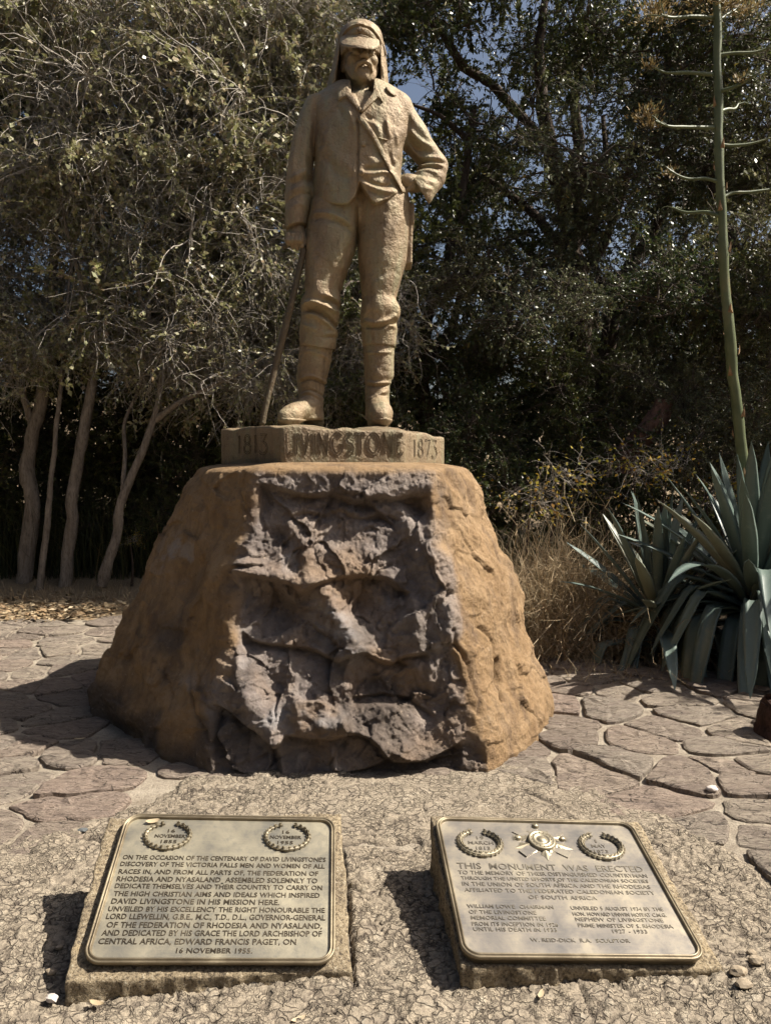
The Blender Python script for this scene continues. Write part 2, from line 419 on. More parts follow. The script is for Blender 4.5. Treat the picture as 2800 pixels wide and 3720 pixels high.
# ================================================================== BOULDER
def mat_rock():
    b = NB('sandstone boulder'); v = b.coord('Object')
    n0 = b.noise(v, 1.6, 4, .55); n1 = b.noise(v, 5, 6, .6, .5); n2 = b.noise(v, 38, 6, .7); n3 = b.noise(v, 160, 3, .7)
    vs = b.coord('Object', (3.2, 3.2, .55)); st = b.noise(vs, 2.6, 6, .65, .4)          # rain streaks
    skin = b.ramp(n1, [(.25, (.22, .138, .074)), (.45, (.335, .218, .115)), (.62, (.405, .275, .155)), (.8, (.47, .345, .215))])
    skin = b.mix(b.ramp(st, [(.50, 0), (.66, .75)]), skin, (.17, .115, .075))
    fresh = b.ramp(n1, [(.22, (.115, .096, .09)), (.42, (.225, .187, .168)), (.58, (.325, .275, .243)), (.8, (.49, .44, .40))])
    fresh = b.mix(b.ramp(n0, [(.45, 0), (.64, .75)]), fresh, (.33, .225, .14))
    c = b.mix(b.attr('broken'), skin, fresh)
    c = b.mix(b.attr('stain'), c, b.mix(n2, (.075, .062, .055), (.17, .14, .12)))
    c = b.mix(b.attr('lichen'), c, b.mix(n2, (.36, .345, .345), (.52, .50, .495)))
    c = b.mix(b.ramp(n2, [(.30, .55), (.43, 0)]), c, (.08, .062, .05))
    c = b.mix(b.ramp(n2, [(.60, 0), (.75, .55)]), c, (.62, .50, .36))
    bp = b.bump(n3, .7, .008); bp = b.bump(n2, .9, .022, bp)
    return b.done(c, .9, normal=bp, spec=.22)
M_ROCK = mat_rock()
def boulder():
    # corner lines up the rock, measured in the photograph, each at its own distance
    def line(pts, Y0, Y1):
        n = len(pts); out = []
        zs = np.array([at(px, py, Y0)[2] for px, py in pts])
        for k, (px, py) in enumerate(pts):
            z = at(px, py, Y0)[2]
            for _ in range(6):
                t = np.clip(z / 1.63, 0, 1); Y = Y0 + (Y1 - Y0) * (.25 * t + .75 * t ** .85); z = at(px, py, Y)[2]
            out.append((z, at(px, py, Y)[0], Y))
        return np.array(sorted(out))
    L = line([(724, 1700), (663, 1773), (626, 1847), (578, 1952), (505, 2120), (437, 2257), (363, 2393), (321, 2509), (316, 2603)], 5.05, 5.30)
    FL = line([(935, 1706), (925, 1850), (900, 2000), (873, 2120), (850, 2300), (822, 2450), (775, 2600), (755, 2760), (752, 2822)], 3.97, 4.50)
    FR = line([(1556, 1706), (1572, 1850), (1590, 1990), (1640, 2173), (1672, 2350), (1712, 2520), (1765, 2680), (1790, 2800)], 3.99, 4.58)
    R = line([(1700, 1706), (1750, 1773), (1782, 1889), (1855, 2057), (1898, 2173), (1929, 2288), (1955, 2383), (1982, 2446), (2008, 2540), (2006, 2612)], 5.0, 5.28)
    NZ = 250
    zs = np.concatenate([[-.12], np.linspace(-.05, 1.60, NZ)])
    zs_s = 1.60 * np.clip(zs / 1.60, -.1, 1)
    def ip(T): return np.stack([np.interp(zs_s, T[:, 0], T[:, 1]), np.interp(zs_s, T[:, 0], T[:, 2])], -1)
    l, fl, fr, r = ip(L), ip(FL), ip(FR), ip(R)
    c = np.array(ROCK_C)
    bl = np.stack([c[0] - .78 + 0 * zs, 2 * c[1] - fl[:, 1]], -1); br = np.stack([c[0] + .70 + 0 * zs, 2 * c[1] - fr[:, 1]], -1)
    lb = l + np.array([.05, .75]); rb = r + np.array([-.05, .75])
    fm = (fl + fr) / 2 + np.array([0, -.035])
    flm = (l + fl) / 2 + np.array([-.03, -.03]); frm = (r + fr) / 2 + np.array([.05, -.05])
    keys = [l, flm, fl, fm, fr, frm, r, rb, br, bl, lb]
    cnt = [52, 52, 100, 100, 40, 40, 14, 16, 16, 16, 14]
    rows = []
    for k, (a, n) in enumerate(zip(keys, cnt)):
        b_ = keys[(k + 1) % len(keys)]; t = (np.arange(n) / n)[None, :, None]
        rows.append(a[:, None] * (1 - t) + b_[:, None] * t)
    XY = np.concatenate(rows, 1)                        # (NZ, NU, 2)
    for _ in range(9):                                 # round the corners
        XY = .5 * XY + .25 * (np.roll(XY, 1, 1) + np.roll(XY, -1, 1))
    NU = XY.shape[1]
    Z = np.broadcast_to(zs[:, None], XY.shape[:2])
    V = np.concatenate([XY, Z[..., None]], -1)
    # top: roll over the rim and run in under the bronze base
    top = V[-1]; extra = []
    for f, dz in [(.992, .016), (.975, .030), (.95, .038), (.92, .044), (.88, .050), (.84, .056), (.80, .062), (.74, .068), (.6, .072), (.3, .074), (.02, .074)]:
        q = top.copy(); q[:, :2] = c + np.array([0, 0]) + (top[:, :2] - c) * f; q[:, 2] = 1.60 + dz; extra.append(q)
    V = np.concatenate([V, np.array(extra)], 0); NR = V.shape[0]
    du = np.roll(V, -2, 1) - np.roll(V, 2, 1); dv = np.gradient(V, axis=0)
    N = np.cross(du, dv); N /= np.linalg.norm(N, axis=2, keepdims=True) + 1e-9
    px, py = pix(V)
    front = N[..., 1] < -.25
    side_sm = sstep(0, 26, np.arange(NU)[None, :] * 1.0)  # helper
    u = np.arange(NU)
    # front-face mask (the broken face), between the two edge lines, ragged
    wob = 26 * vnoise(V, 5, 3) + 14 * vnoise(V, 13, 4)
    xl = np.interp(py, [1690, 1850, 2000, 2120, 2300, 2450, 2540, 2600, 2830], [938, 912, 893, 858, 843, 828, 770, 762, 750])
    xr = np.interp(py, [1690, 1850, 1990, 2173, 2350, 2520, 2680, 2800], [1545, 1570, 1600, 1655, 1660, 1690, 1735, 1770])
    bm = sstep(-22, 26, px + wob - xl) * sstep(-22, 26, xr - px + wob) * front * sstep(1700, 1735, py + wob * .5)
    bm2 = sstep(-30, 20, px + wob - xl) * sstep(-30, 20, xr - px + wob) * front
    # displacement
    D = .024 * fbm(V, 2.2, 4, 11) + .011 * fbm(V, 9, 4, 12)
    inw = np.zeros_like(D)
    # chipped facets on the broken face
    S = np.stack([V[..., 0], V[..., 2], 0 * D], -1)
    Wp = np.stack([vnoise(V, 4, 15), vnoise(V, 4, 16), 0 * D], -1) * .07 + np.stack([vnoise(V, 14, 17), vnoise(V, 14, 18), 0 * D], -1) * .018
    f1, f2, ids, off = voro2((S + Wp) * np.array([1, 1.0, 1]), .30, 5, .95)
    inw += ((ids[..., 0] - .5) * .055 + ((ids[..., 1:] - .5) * off).sum(-1) * .50)
    f1, f2, ids, off = voro2(S + Wp * 1.4, .12, 9, .95)
    inw += ((ids[..., 0] - .5) * .014 + ((ids[..., 1:] - .5) * off).sum(-1) * .42)
    f1, f2, ids, off = voro2(S + Wp * .6, .05, 13, .95)
    inw += ((ids[..., 0] - .5) * .006 + ((ids[..., 1:] - .5) * off).sum(-1) * .30)
    inw *= .85
    g = lambda x, y, rx, ry, a=0: np.exp(-((((px - x) * math.cos(a) + (py - y) * math.sin(a)) / rx) ** 2 + ((-(px - x) * math.sin(a) + (py - y) * math.cos(a)) / ry) ** 2))
    wx, wy = px + 16 * vnoise(V, 7, 25), py + 16 * vnoise(V, 7, 26)
    def ridge(pts, wd, amp):
        return amp * np.exp(-(pl_dist(wx, wy, pts) / wd) ** 2)
    def step_below(pts, depth, reach):
        "overhanging lip: everything just below the line falls back, easing out further down"
        xs_ = [p[0] for p in pts]; ys_ = [p[1] for p in pts]
        dy = wy - np.interp(wx, xs_, ys_)
        m = sstep(xs_[0] - 20, xs_[0] + 15, wx) * sstep(xs_[-1] + 20, xs_[-1] - 15, wx)
        return -depth * m * sstep(-3, 9, dy) * np.exp(-np.maximum(dy, 0) / reach)
    inw += step_below([(930, 1765), (990, 1768), (1070, 1790), (1150, 1786), (1240, 1806), (1330, 1800), (1430, 1815), (1500, 1792), (1556, 1800)], .095, 150)
    inw += step_below([(1060, 1865), (1110, 1850), (1170, 1862), (1250, 1850), (1340, 1865), (1450, 1880)], .04, 70)
    inw += step_below([(880, 2085), (960, 2110), (1040, 2125), (1090, 2160), (1140, 2130), (1220, 2110), (1300, 2085), (1400, 2105), (1480, 2150)], .10, 110)
    inw += step_below([(870, 2300), (960, 2330), (1060, 2350), (1150, 2370), (1230, 2395), (1330, 2375), (1420, 2400), (1560, 2380)], .075, 95)
    inw += step_below([(780, 2560), (860, 2610), (930, 2660), (990, 2705), (1040, 2665), (1120, 2680), (1200, 2690), (1290, 2670), (1370, 2700), (1430, 2770), (1560, 2760), (1660, 2700)], .10, 150)
    inw += step_below([(1290, 2520), (1400, 2510), (1500, 2545), (1580, 2600)], .05, 70)
    inw += ridge([(885, 2080), (1000, 2110), (1150, 2140), (1210, 2200), (1250, 2300), (1290, 2385)], 40, .075)
    inw += ridge([(1060, 1900), (1110, 2000), (1130, 2090), (1180, 2140)], 34, .05)
    inw += ridge([(1420, 2110), (1470, 2210), (1500, 2330), (1530, 2420)], 40, .05)
    inw += ridge([(850, 2420), (900, 2500), (960, 2600), (1010, 2690)], 46, .085)
    inw += ridge([(1080, 2560), (1110, 2640), (1250, 2650), (1400, 2730)], 44, .06)
    inw += ridge([(1480, 1850), (1530, 1960), (1560, 2080), (1620, 2200), (1640, 2300)], 34, .05)
    inw += ridge([(1000, 2690), (1010, 2760), (1015, 2820)], 20, .05) + ridge([(1180, 2690), (1200, 2760), (1210, 2800)], 16, .04)
    for x, y, rx, ry, dp in [(1000, 2220, 90, 70, .10), (1300, 2190, 60, 85, .11), (1440, 2130, 60, 60, .06), (1000, 1960, 60, 70, .05), (1250, 1940, 110, 60, .05), (1500, 1830, 50, 45, .07),
                             (930, 1850, 45, 50, .04), (1000, 2490, 60, 60, .07), (1400, 2290, 80, 70, .05), (1340, 2480, 80, 55, .07), (1550, 2560, 70, 60, .08), (1230, 2560, 50, 40, .05), (1510, 2680, 80, 50, .05)]:
        inw -= dp * g(x, y, rx, ry)
    D = D + bm * inw - .012 * bm
    f1, f2, ids, off = voro2(S + Wp, .2, 21, .95)
    D = D + (1 - bm) * front * (((ids[..., 1:] - .5) * off).sum(-1) * .22 + (ids[..., 0] - .5) * .012)
    rim = sstep(1.45, 1.6, V[..., 2]); D *= (1 - .55 * rim)
    # flutes and dents on the weathered left flank, a fissure on the right flank
    lf = front * (1 - bm2) * (px < 1000)
    D += lf * (.030 * vnoise(V * np.array([1, 1, .35]), 3.4, 33) + .016 * vnoise(V * np.array([1, 1, .5]), 8, 34))
    D -= lf * (.05 * g(640, 2430, 60, 90) + .05 * g(480, 2680, 60, 60) - .035 * g(430, 2540, 50, 130) - .03 * g(560, 2380, 60, 60))
    rf = front * (1 - bm2) * (px > 1500)
    D += rf * .016 * fbm(V, 5, 4, 44)
    for pts, wd, dp in [([(1805, 2400), (1812, 2470), (1822, 2545)], 9, .07), ([(1640, 2290), (1652, 2340), (1700, 2420), (1735, 2560), (1740, 2600)], 6, .03),
                        ([(1735, 2280), (1785, 2330), (1790, 2390)], 5, .02), ([(700, 2350), (690, 2470), (720, 2600), (760, 2700)], 5, .018), ([(885, 1700), (880, 1790), (900, 1870)], 5, .016)]:
        D -= dp * np.exp(-(pl_dist(px + 5 * vnoise(V, 20, 50), py, pts) / wd) ** 2) * front
    D += .0035 * fbm(V, 45, 3, 71) + bm * .007 * fbm(V, 38, 3, 72)
    flat = sstep(1.60, 1.63, V[..., 2]); D *= (1 - .8 * flat)
    Vd = V + N * D[..., None] * np.array([1, 1, .75])
    Vd[:2, :, 2] = np.minimum(Vd[:2, :, 2], -.03)
    # colour masks that belong to the stone
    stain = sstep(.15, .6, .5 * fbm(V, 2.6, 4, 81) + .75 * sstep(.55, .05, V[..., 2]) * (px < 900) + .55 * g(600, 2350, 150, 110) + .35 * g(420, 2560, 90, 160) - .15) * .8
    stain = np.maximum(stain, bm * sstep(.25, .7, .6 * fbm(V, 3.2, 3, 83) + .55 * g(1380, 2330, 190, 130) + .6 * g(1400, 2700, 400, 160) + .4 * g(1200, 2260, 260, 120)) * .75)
    lich = np.maximum.reduce([.8 * g(1210, 2270, 55, 130, -.5), .55 * g(1060, 2020, 50, 60), .75 * g(1080, 2620, 190, 45, .1), .6 * g(660, 2010, 60, 90, .6), .5 * g(1440, 2210, 50, 80), .35 * g(860, 2420, 60, 60), .35 * g(700, 2480, 90, 40)])
    lich = lich * sstep(-.25, .5, fbm(V, 9, 4, 85)) * front
    idx = np.arange(NR * NU).reshape(NR, NU); nx = np.roll(idx, -1, 1)
    F = np.stack([idx[:-1], nx[:-1], nx[1:], idx[1:]], -1).reshape(-1, 4)
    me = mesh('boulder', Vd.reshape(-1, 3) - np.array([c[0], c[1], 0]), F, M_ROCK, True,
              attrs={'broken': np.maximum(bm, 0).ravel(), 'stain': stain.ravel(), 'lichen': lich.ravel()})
    o = link('pedestal_boulder', me, None, (c[0], c[1], 0))
    tag(o, 'massive hewn ochre boulder with rough grey broken front, carrying the bronze statue', 'boulder')
    print('rock', NR * NU)
boulder()
# ================================================================== STATUE
# The figure is sculpted as distance fields on a grid measured in photo pixels on the statue's own plane
# (x across, y depth, z = -row), then brought to metres.
SY, SK = 5.5, 5.5 / FPX
ST_O = np.array([-.32, 5.5, 1.905])
def st_world(V):
    x, y, py = V[:, 0], V[:, 1], -V[:, 2]
    a = (x - 1400) / FPX; b = (1860 - py) / FPX; k = SY / (CP + b * SP)
    return np.stack([a * k, SY + y * SK, EYE + k * (b * CP - SP)], -1) - ST_O
def surface_nets(Fd, org, h):
    nx, ny, nz = Fd.shape; S = Fd < 0
    acc = np.zeros((nx - 1, ny - 1, nz - 1, 3), np.float32); cnt = np.zeros((nx - 1, ny - 1, nz - 1), np.float32)
    sl = lambda o, n: slice(o, n - 1 + o)
    for ax in range(3):
        oth = [a for a in range(3) if a != ax]
        for o1 in (0, 1):
            for o2 in (0, 1):
                s0 = [0, 0, 0]; s0[oth[0]] = o1; s0[oth[1]] = o2; s1 = list(s0); s1[ax] = 1
                i0 = tuple(sl(s0[a], (nx, ny, nz)[a]) for a in range(3)); i1 = tuple(sl(s1[a], (nx, ny, nz)[a]) for a in range(3))
                m = S[i0] != S[i1]
                f0, f1 = Fd[i0][m], Fd[i1][m]; t = f0 / (f0 - f1)
                p = np.zeros((m.sum(), 3), np.float32); p[:, oth[0]] = o1; p[:, oth[1]] = o2; p[:, ax] = t
                acc[m] += p; cnt[m] += 1
    act = cnt > 0
    vid = np.full(cnt.shape, -1, np.int64); vid[act] = np.arange(act.sum())
    ijk = np.argwhere(act)
    V = (ijk + acc[act] / cnt[act][:, None]) * h + np.asarray(org)
    Fs = []
    for ax in range(3):
        b_, c_ = (ax + 1) % 3, (ax + 2) % 3
        i0 = [slice(None)] * 3; i1 = [slice(None)] * 3; i0[ax] = slice(0, -1); i1[ax] = slice(1, None)
        A, B = S[tuple(i0)], S[tuple(i1)]
        E = np.argwhere(A != B)
        E = E[(E[:, b_] > 0) & (E[:, c_] > 0) & (E[:, b_] < Fd.shape[b_] - 1) & (E[:, c_] < Fd.shape[c_] - 1)]
        eb = np.zeros(3, int); eb[b_] = 1; ec = np.zeros(3, int); ec[c_] = 1
        q = np.stack([vid[tuple((E - eb - ec).T)], vid[tuple((E - ec).T)], vid[tuple(E.T)], vid[tuple((E - eb).T)]], -1)
        fl = ~A[tuple(E.T)]
        q[fl] = q[fl][:, ::-1]
        Fs.append(q)
    return V, np.concatenate(Fs)
class Grid:
    def __init__(s, x0, x1, y0, y1, p0, p1, h):
        s.h = h; s.org = (x0, y0, -p1)
        s.x = np.arange(x0, x1 + h, h, dtype=np.float32)[:, None, None]
        s.y = np.arange(y0, y1 + h, h, dtype=np.float32)[None, :, None]
        s.z = np.arange(-p1, -p0 + h, h, dtype=np.float32)[None, None, :]
        s.p = -s.z
        s.shape = (s.x.size, s.y.size, s.z.size)
    def noise(s, cell, seed, anis=(1, 1, 1)):
        r = np.random.default_rng(seed); L = None; Ws = []
        ns = []
        for a, ax in zip((s.x.ravel(), s.y.ravel(), s.z.ravel()), range(3)):
            t = (a - a[0]) / (cell * anis[ax]); i = np.floor(t).astype(int); f = t - i
            n = i.max() + 4; W_ = np.zeros((a.size, n), np.float32); k = np.arange(a.size)
            W_[k, i] = (1 - f) ** 3 / 6; W_[k, i + 1] = (3 * f ** 3 - 6 * f ** 2 + 4) / 6
            W_[k, i + 2] = (-3 * f ** 3 + 3 * f ** 2 + 3 * f + 1) / 6; W_[k, i + 3] = f ** 3 / 6
            Ws.append(W_); ns.append(n)
        L = r.uniform(-1, 1, ns).astype(np.float32)
        L = np.tensordot(Ws[0], L, (1, 0)); L = np.tensordot(L, Ws[1], (1, 1)); L = np.tensordot(L, Ws[2], (1, 1))
        return L * 2.2
def smin(a, b, k): 
    h = np.clip(.5 + .5 * (b - a) / k, 0, 1); return b * (1 - h) + a * h - k * h * (1 - h)
def smax(a, b, k): return -smin(-a, -b, k)
def loft(g, T, n=2.0, x=None, y=None):
    T = np.array(T, float); T = T[T[:, 0].argsort()]; p = g.p.ravel(); f = lambda c: np.interp(p, T[:, 0], T[:, c])[None, None, :].astype(np.float32)
    # soften the piecewise profile
    def sm(c):
        v = f(c).ravel(); k = max(1, int(7 / g.h)); ker = np.ones(2 * k + 1) / (2 * k + 1)
        return np.convolve(np.pad(v, k, mode='edge'), ker, 'valid')[None, None, :].astype(np.float32)
    xl, xr, yf, yb = sm(1), sm(2), sm(3), sm(4)
    cx, a, cy, b = (xl + xr) / 2, (xr - xl) / 2, (yf + yb) / 2, (yb - yf) / 2
    X = np.abs((g.x if x is None else x) - cx) / a; Yv = np.abs((g.y if y is None else y) - cy) / b
    r = (X ** n + Yv ** n) ** (1 / n)
    return (r - 1) * np.minimum(a, b)
def cap_(g, T, top, bot, n=2.0, k=8):
    d = loft(g, T, n); d = smax(d, top - g.p, k); return smax(d, g.p - bot, k)
def ell(g, c, r, rot=None):
    X, Y, P = g.x - c[0], g.y - c[1], g.p - c[2]
    if rot is not None:      # turn in the picture plane
        ca, sa = math.cos(rot), math.sin(rot); X, P = X * ca + P * sa, -X * sa + P * ca
    q = np.sqrt((X / r[0]) ** 2 + (Y / r[1]) ** 2 + (P / r[2]) ** 2); return (q - 1) * min(r)
def cone(g, a, b, ra, rb):
    a = np.array(a, np.float32); b = np.array(b, np.float32); u = b - a; L2 = float(u @ u)
    t = np.clip(((g.x - a[0]) * u[0] + (g.y - a[1]) * u[1] + (g.p - a[2]) * u[2]) / L2, 0, 1)
    return np.sqrt((g.x - a[0] - t * u[0]) ** 2 + (g.y - a[1] - t * u[1]) ** 2 + (g.p - a[2] - t * u[2]) ** 2) - (ra + (rb - ra) * t)
def chain(g, pts, rs):
    d = None
    for i in range(len(pts) - 1):
        e = cone(g, pts[i], pts[i + 1], rs[i], rs[i + 1]); d = e if d is None else np.minimum(d, e)
    return d
def line2(g, pts): return pl_dist(g.x[:, :, :], g.p[:, :, :], pts)
def gate(g, y0=0, soft=25): return 1 - sstep(y0 - soft, y0 + soft, g.y)
def onf(pts, yd):
    "where a point traced in the photograph lies when it sits yd in front of the statue's plane"
    s = 1 + yd * SK / SY
    return [(1400 + (x - 1400) * s, 1690 + (p - 1690) * s) for x, p in pts]
def fold(g, pts, wd, amp, y0=0, yd=-100):
    "raised (amp>0) or sunken fold drawn on the front"
    pts = onf(pts, yd)
    pts = [tuple(p) for p in smooth_line(pts, max(6, 4 * len(pts)))] if len(pts) > 2 else pts
    P = np.array(pts); ends = np.minimum(np.hypot(g.x - P[0, 0], g.p - P[0, 1]), np.hypot(g.x - P[-1, 0], g.p - P[-1, 1]))
    tap = .25 + .75 * sstep(0, 22, ends)
    return -amp * np.exp(-(line2(g, pts) / wd) ** 2) * tap * gate(g, y0)
def st_mesh(name, g, Fd, mat, parent, smooth=True):
    V, Fc = surface_nets(np.ascontiguousarray(np.broadcast_to(Fd, g.shape), np.float32), g.org, g.h)
    W = st_world(V)
    me = mesh(name, W, Fc, mat, smooth)
    return link(name, me, parent)

def mat_bronze(name='weathered bronze', dark=1.0):
    b = NB(name); g = b.n('NewGeometry'); v = g.outputs['Position']
    mp = b.n('Mapping'); b.t.links.new(v, mp.inputs[0]); mp.inputs['Scale'].default_value = (3, 3, .5)
    st = b.noise(mp.outputs[0], 3.5, 6, .65, .3); n1 = b.noise(v, 3.2, 5, .6); n2 = b.noise(v, 30, 5, .65); n3 = b.noise(v, 62, 4, .6)
    d = dark
    c = b.ramp(n1, [(.28, (.19 * d, .135 * d, .085 * d)), (.46, (.27 * d, .198 * d, .122 * d)), (.62, (.33 * d, .245 * d, .148 * d)), (.8, (.34 * d, .235 * d, .148 * d))])
    c = b.mix(b.ramp(st, [(.46, 0), (.64, .8)]), c, (.29 * d, .265 * d, .165 * d))
    c = b.mix(b.ramp(st, [(.30, .65), (.42, 0)]), c, (.13 * d, .095 * d, .06 * d))
    c = b.mix(b.ramp(n2, [(.60, 0), (.78, .5)]), c, (.50 * d, .41 * d, .26 * d))
    c = b.mix(b.ramp(n2, [(.28, .55), (.42, 0)]), c, (.10 * d, .075 * d, .05 * d))
    bp = b.bump(n3, .75, .011); bp = b.bump(n2, .55, .015, bp)
    return b.done(c, b.ramp(n2, [(.3, .64), (.7, .52)]), .22, bp, spec=.35)
M_BRONZE = mat_bronze('weathered bronze', 1.22)
statue = empty('statue', ST_O)
tag(statue, 'weathered bronze statue of a standing explorer in peaked cap with neck cloth, holding a stick', 'statue')

# ---- trousers
def trousers():
    g = Grid(1070, 1510, -150, 130, 660, 1275, 3.0)
    L = [(690, 1150, 1330, -90, 95), (740, 1126, 1335, -100, 100), (763, 1119, 1330, -106, 102), (792, 1123, 1322, -108, 98), (826, 1114, 1312, -114, 94), (864, 1110, 1302, -116, 90), (910, 1108, 1293, -118, 85),
         (950, 1108, 1278, -118, 80), (986, 1109, 1262, -116, 75), (1019, 1110, 1250, -114, 70), (1070, 1112, 1236, -110, 62), (1100, 1096, 1240, -112, 60), (1145, 1100, 1232, -104, 55), (1175, 1096, 1229, -96, 56),
         (1200, 1091, 1226, -92, 58), (1246, 1090, 1221, -88, 58), (1275, 1090, 1217, -86, 56)]
    R = [(690, 1290, 1478, -88, 98), (746, 1286, 1490, -96, 104), (784, 1288, 1486, -96, 104), (868, 1294, 1482, -94, 98), (910, 1298, 1479, -92, 94), (952, 1302, 1474, -90, 90), (1036, 1308, 1453, -84, 82), (1087, 1315, 1438, -78, 78),
         (1120, 1312, 1453, -84, 76), (1140, 1310, 1453, -82, 74), (1167, 1310, 1443, -74, 74), (1204, 1313, 1441, -66, 74), (1246, 1315, 1438, -62, 74), (1275, 1318, 1434, -60, 72)]
    dl, dr = loft(g, L, 2.2), loft(g, R, 2.2)
    d = smin(dl, dr, 12)
    # kill the web between the legs below the crotch
    d = np.where(g.p > 875, np.minimum(dl, dr), d)
    # folds: hip pocket, crotch, knees
    for pts, wd, am in [([(1125, 770), (1175, 772), (1230, 790), (1280, 815)], 9, 7), ([(1130, 792), (1180, 796), (1240, 815), (1285, 842)], 12, -7), ([(1296, 720), (1294, 790), (1297, 860)], 5, -9), ([(1300, 730), (1304, 800)], 8, 4),
                        ([(1265, 820), (1240, 880), (1225, 960)], 16, 4), ([(1290, 860), (1262, 900), (1250, 940)], 8, -5), ([(1150, 930), (1140, 1000), (1150, 1080)], 22, 4), ([(1235, 900), (1245, 930), (1254, 985)], 9, 5),
                        ([(1087, 1102), (1130, 1098), (1180, 1112), (1232, 1130)], 9, 13), ([(1105, 1122), (1150, 1128), (1195, 1155), (1225, 1185)], 8, -13), ([(1100, 1135), (1145, 1145), (1190, 1172), (1228, 1200)], 8, 10),
                        ([(1165, 1085), (1205, 1092), (1232, 1102)], 8, -11), ([(1170, 1070), (1210, 1078), (1236, 1086)], 7, 6), ([(1175, 1212), (1205, 1205), (1226, 1200)], 7, 6), ([(1165, 1222), (1200, 1216), (1222, 1214)], 5, -6),
                        ([(1092, 1165), (1120, 1185), (1160, 1200)], 8, 5), ([(1315, 1160), (1360, 1172), (1410, 1160), (1455, 1132)], 9, 10), ([(1320, 1178), (1370, 1186), (1415, 1172), (1450, 1148)], 6, -11), ([(1395, 1180), (1425, 1178), (1445, 1186)], 7, 8),
                        ([(1314, 1150), (1330, 1120), (1326, 1090)], 10, 4), ([(1440, 1090), (1448, 1115), (1440, 1140)], 10, 5), ([(1365, 1010), (1360, 1080), (1372, 1140)], 20, 4), ([(1360, 1190), (1362, 1240)], 3, 3), ([(1400, 760), (1388, 900), (1385, 1000)], 26, 4),
                        ([(1470, 770), (1440, 830), (1430, 880)], 14, 3)]:
        d = d + fold(g, pts, wd, am, 0, -105 if pts[0][0] < 1298 else -80)
    d = d + 2.2 * g.noise(30, 3) + 1.0 * g.noise(11, 4)
    # hem over the gaiters
    hem = np.where(g.x < 1265, np.interp(g.x, [1085, 1150, 1222], [1258, 1272, 1296]), np.interp(g.x, [1310, 1440], [1258, 1262]))
    d = smax(d, g.p - hem, 4); d = smax(d, 690 - g.p, 10)
    st_mesh('trousers', g, d, M_BRONZE, statue)
trousers()

# ---- boots with gaiters
def boot(name, x0, x1, T, foot, folds, seed):
    g = Grid(x0, x1, -200, 110, 1235, 1552, 2.6)
    d = loft(g, T, 2.1); d = smax(d, g.p - 1530, 12)
    for pts, wd, am in folds: d = d + fold(g, pts, wd, am, 20)
    f = None
    for a, b_, ra, rb in foot:
        e = cone(g, a, b_, ra, rb); f = e if f is None else smin(f, e, 14)
    f = smax(f, g.p - 1548, 5)                             # flat sole
    sole = smax(f - 4, 1530 - g.p, 3)
    d = smin(d, f, 10); d = np.minimum(d, sole)
    d = d + 1.4 * g.noise(18, seed) + .7 * g.noise(8, seed + 1)
    d = smax(d, 1240 - g.p, 4)
    return st_mesh(name, g, d, M_BRONZE, statue)
boot('boot', 995, 1235, [(1235, 1094, 1214, -84, 52), (1262, 1092, 1212, -80, 50), (1302, 1086, 1203, -74, 50), (1345, 1081, 1196, -70, 48), (1368, 1077, 1192, -68, 48), (1384, 1080, 1186, -62, 44), (1407, 1084, 1180, -60, 44), (1437, 1086, 1176, -62, 44), (1470, 1080, 1176, -70, 46), (1530, 1078, 1178, -80, 48)],
     [((1138, 10, 1500), (1138, 18, 1522), 34, 36), ((1128, -40, 1480), (1072, -112, 1512), 40, 34), ((1072, -112, 1518), (1056, -132, 1522), 34, 30)],
     [([(1078, 1372), (1130, 1362), (1190, 1385)], 5, 6), ([(1082, 1384), (1130, 1372), (1186, 1396)], 4, -7), ([(1086, 1428), (1120, 1422), (1175, 1450)], 6, 6), ([(1086, 1420), (1125, 1412), (1176, 1438)], 4, -5), ([(1105, 1440), (1090, 1462), (1070, 1485)], 6, 5), ([(1100, 1455), (1115, 1462), (1125, 1470)], 4, -6), ([(1092, 1268), (1150, 1278), (1210, 1304)], 6, 4)], 21)
boot('boot', 1295, 1465, [(1235, 1320, 1434, -58, 68), (1262, 1320, 1431, -56, 66), (1320, 1322, 1431, -52, 64), (1368, 1324, 1430, -50, 62), (1384, 1325, 1420, -46, 58), (1412, 1325, 1415, -44, 56), (1450, 1326, 1413, -48, 56), (1530, 1328, 1416, -60, 58)],
     [((1372, 30, 1498), (1374, 40, 1522), 36, 38), ((1372, -20, 1474), (1384, -98, 1506), 40, 40), ((1382, -98, 1516), (1384, -122, 1518), 42, 34)],
     [([(1322, 1378), (1370, 1386), (1425, 1380)], 5, 6), ([(1325, 1392), (1370, 1398), (1418, 1388)], 4, -6), ([(1326, 1448), (1365, 1432), (1412, 1410)], 5, 6), ([(1328, 1456), (1370, 1444), (1412, 1424)], 4, -5), ([(1370, 1452), (1390, 1468), (1405, 1488)], 5, -5), ([(1340, 1470), (1380, 1478), (1420, 1496)], 6, 4), ([(1320, 1270), (1375, 1274), (1432, 1268)], 5, 4)], 31)

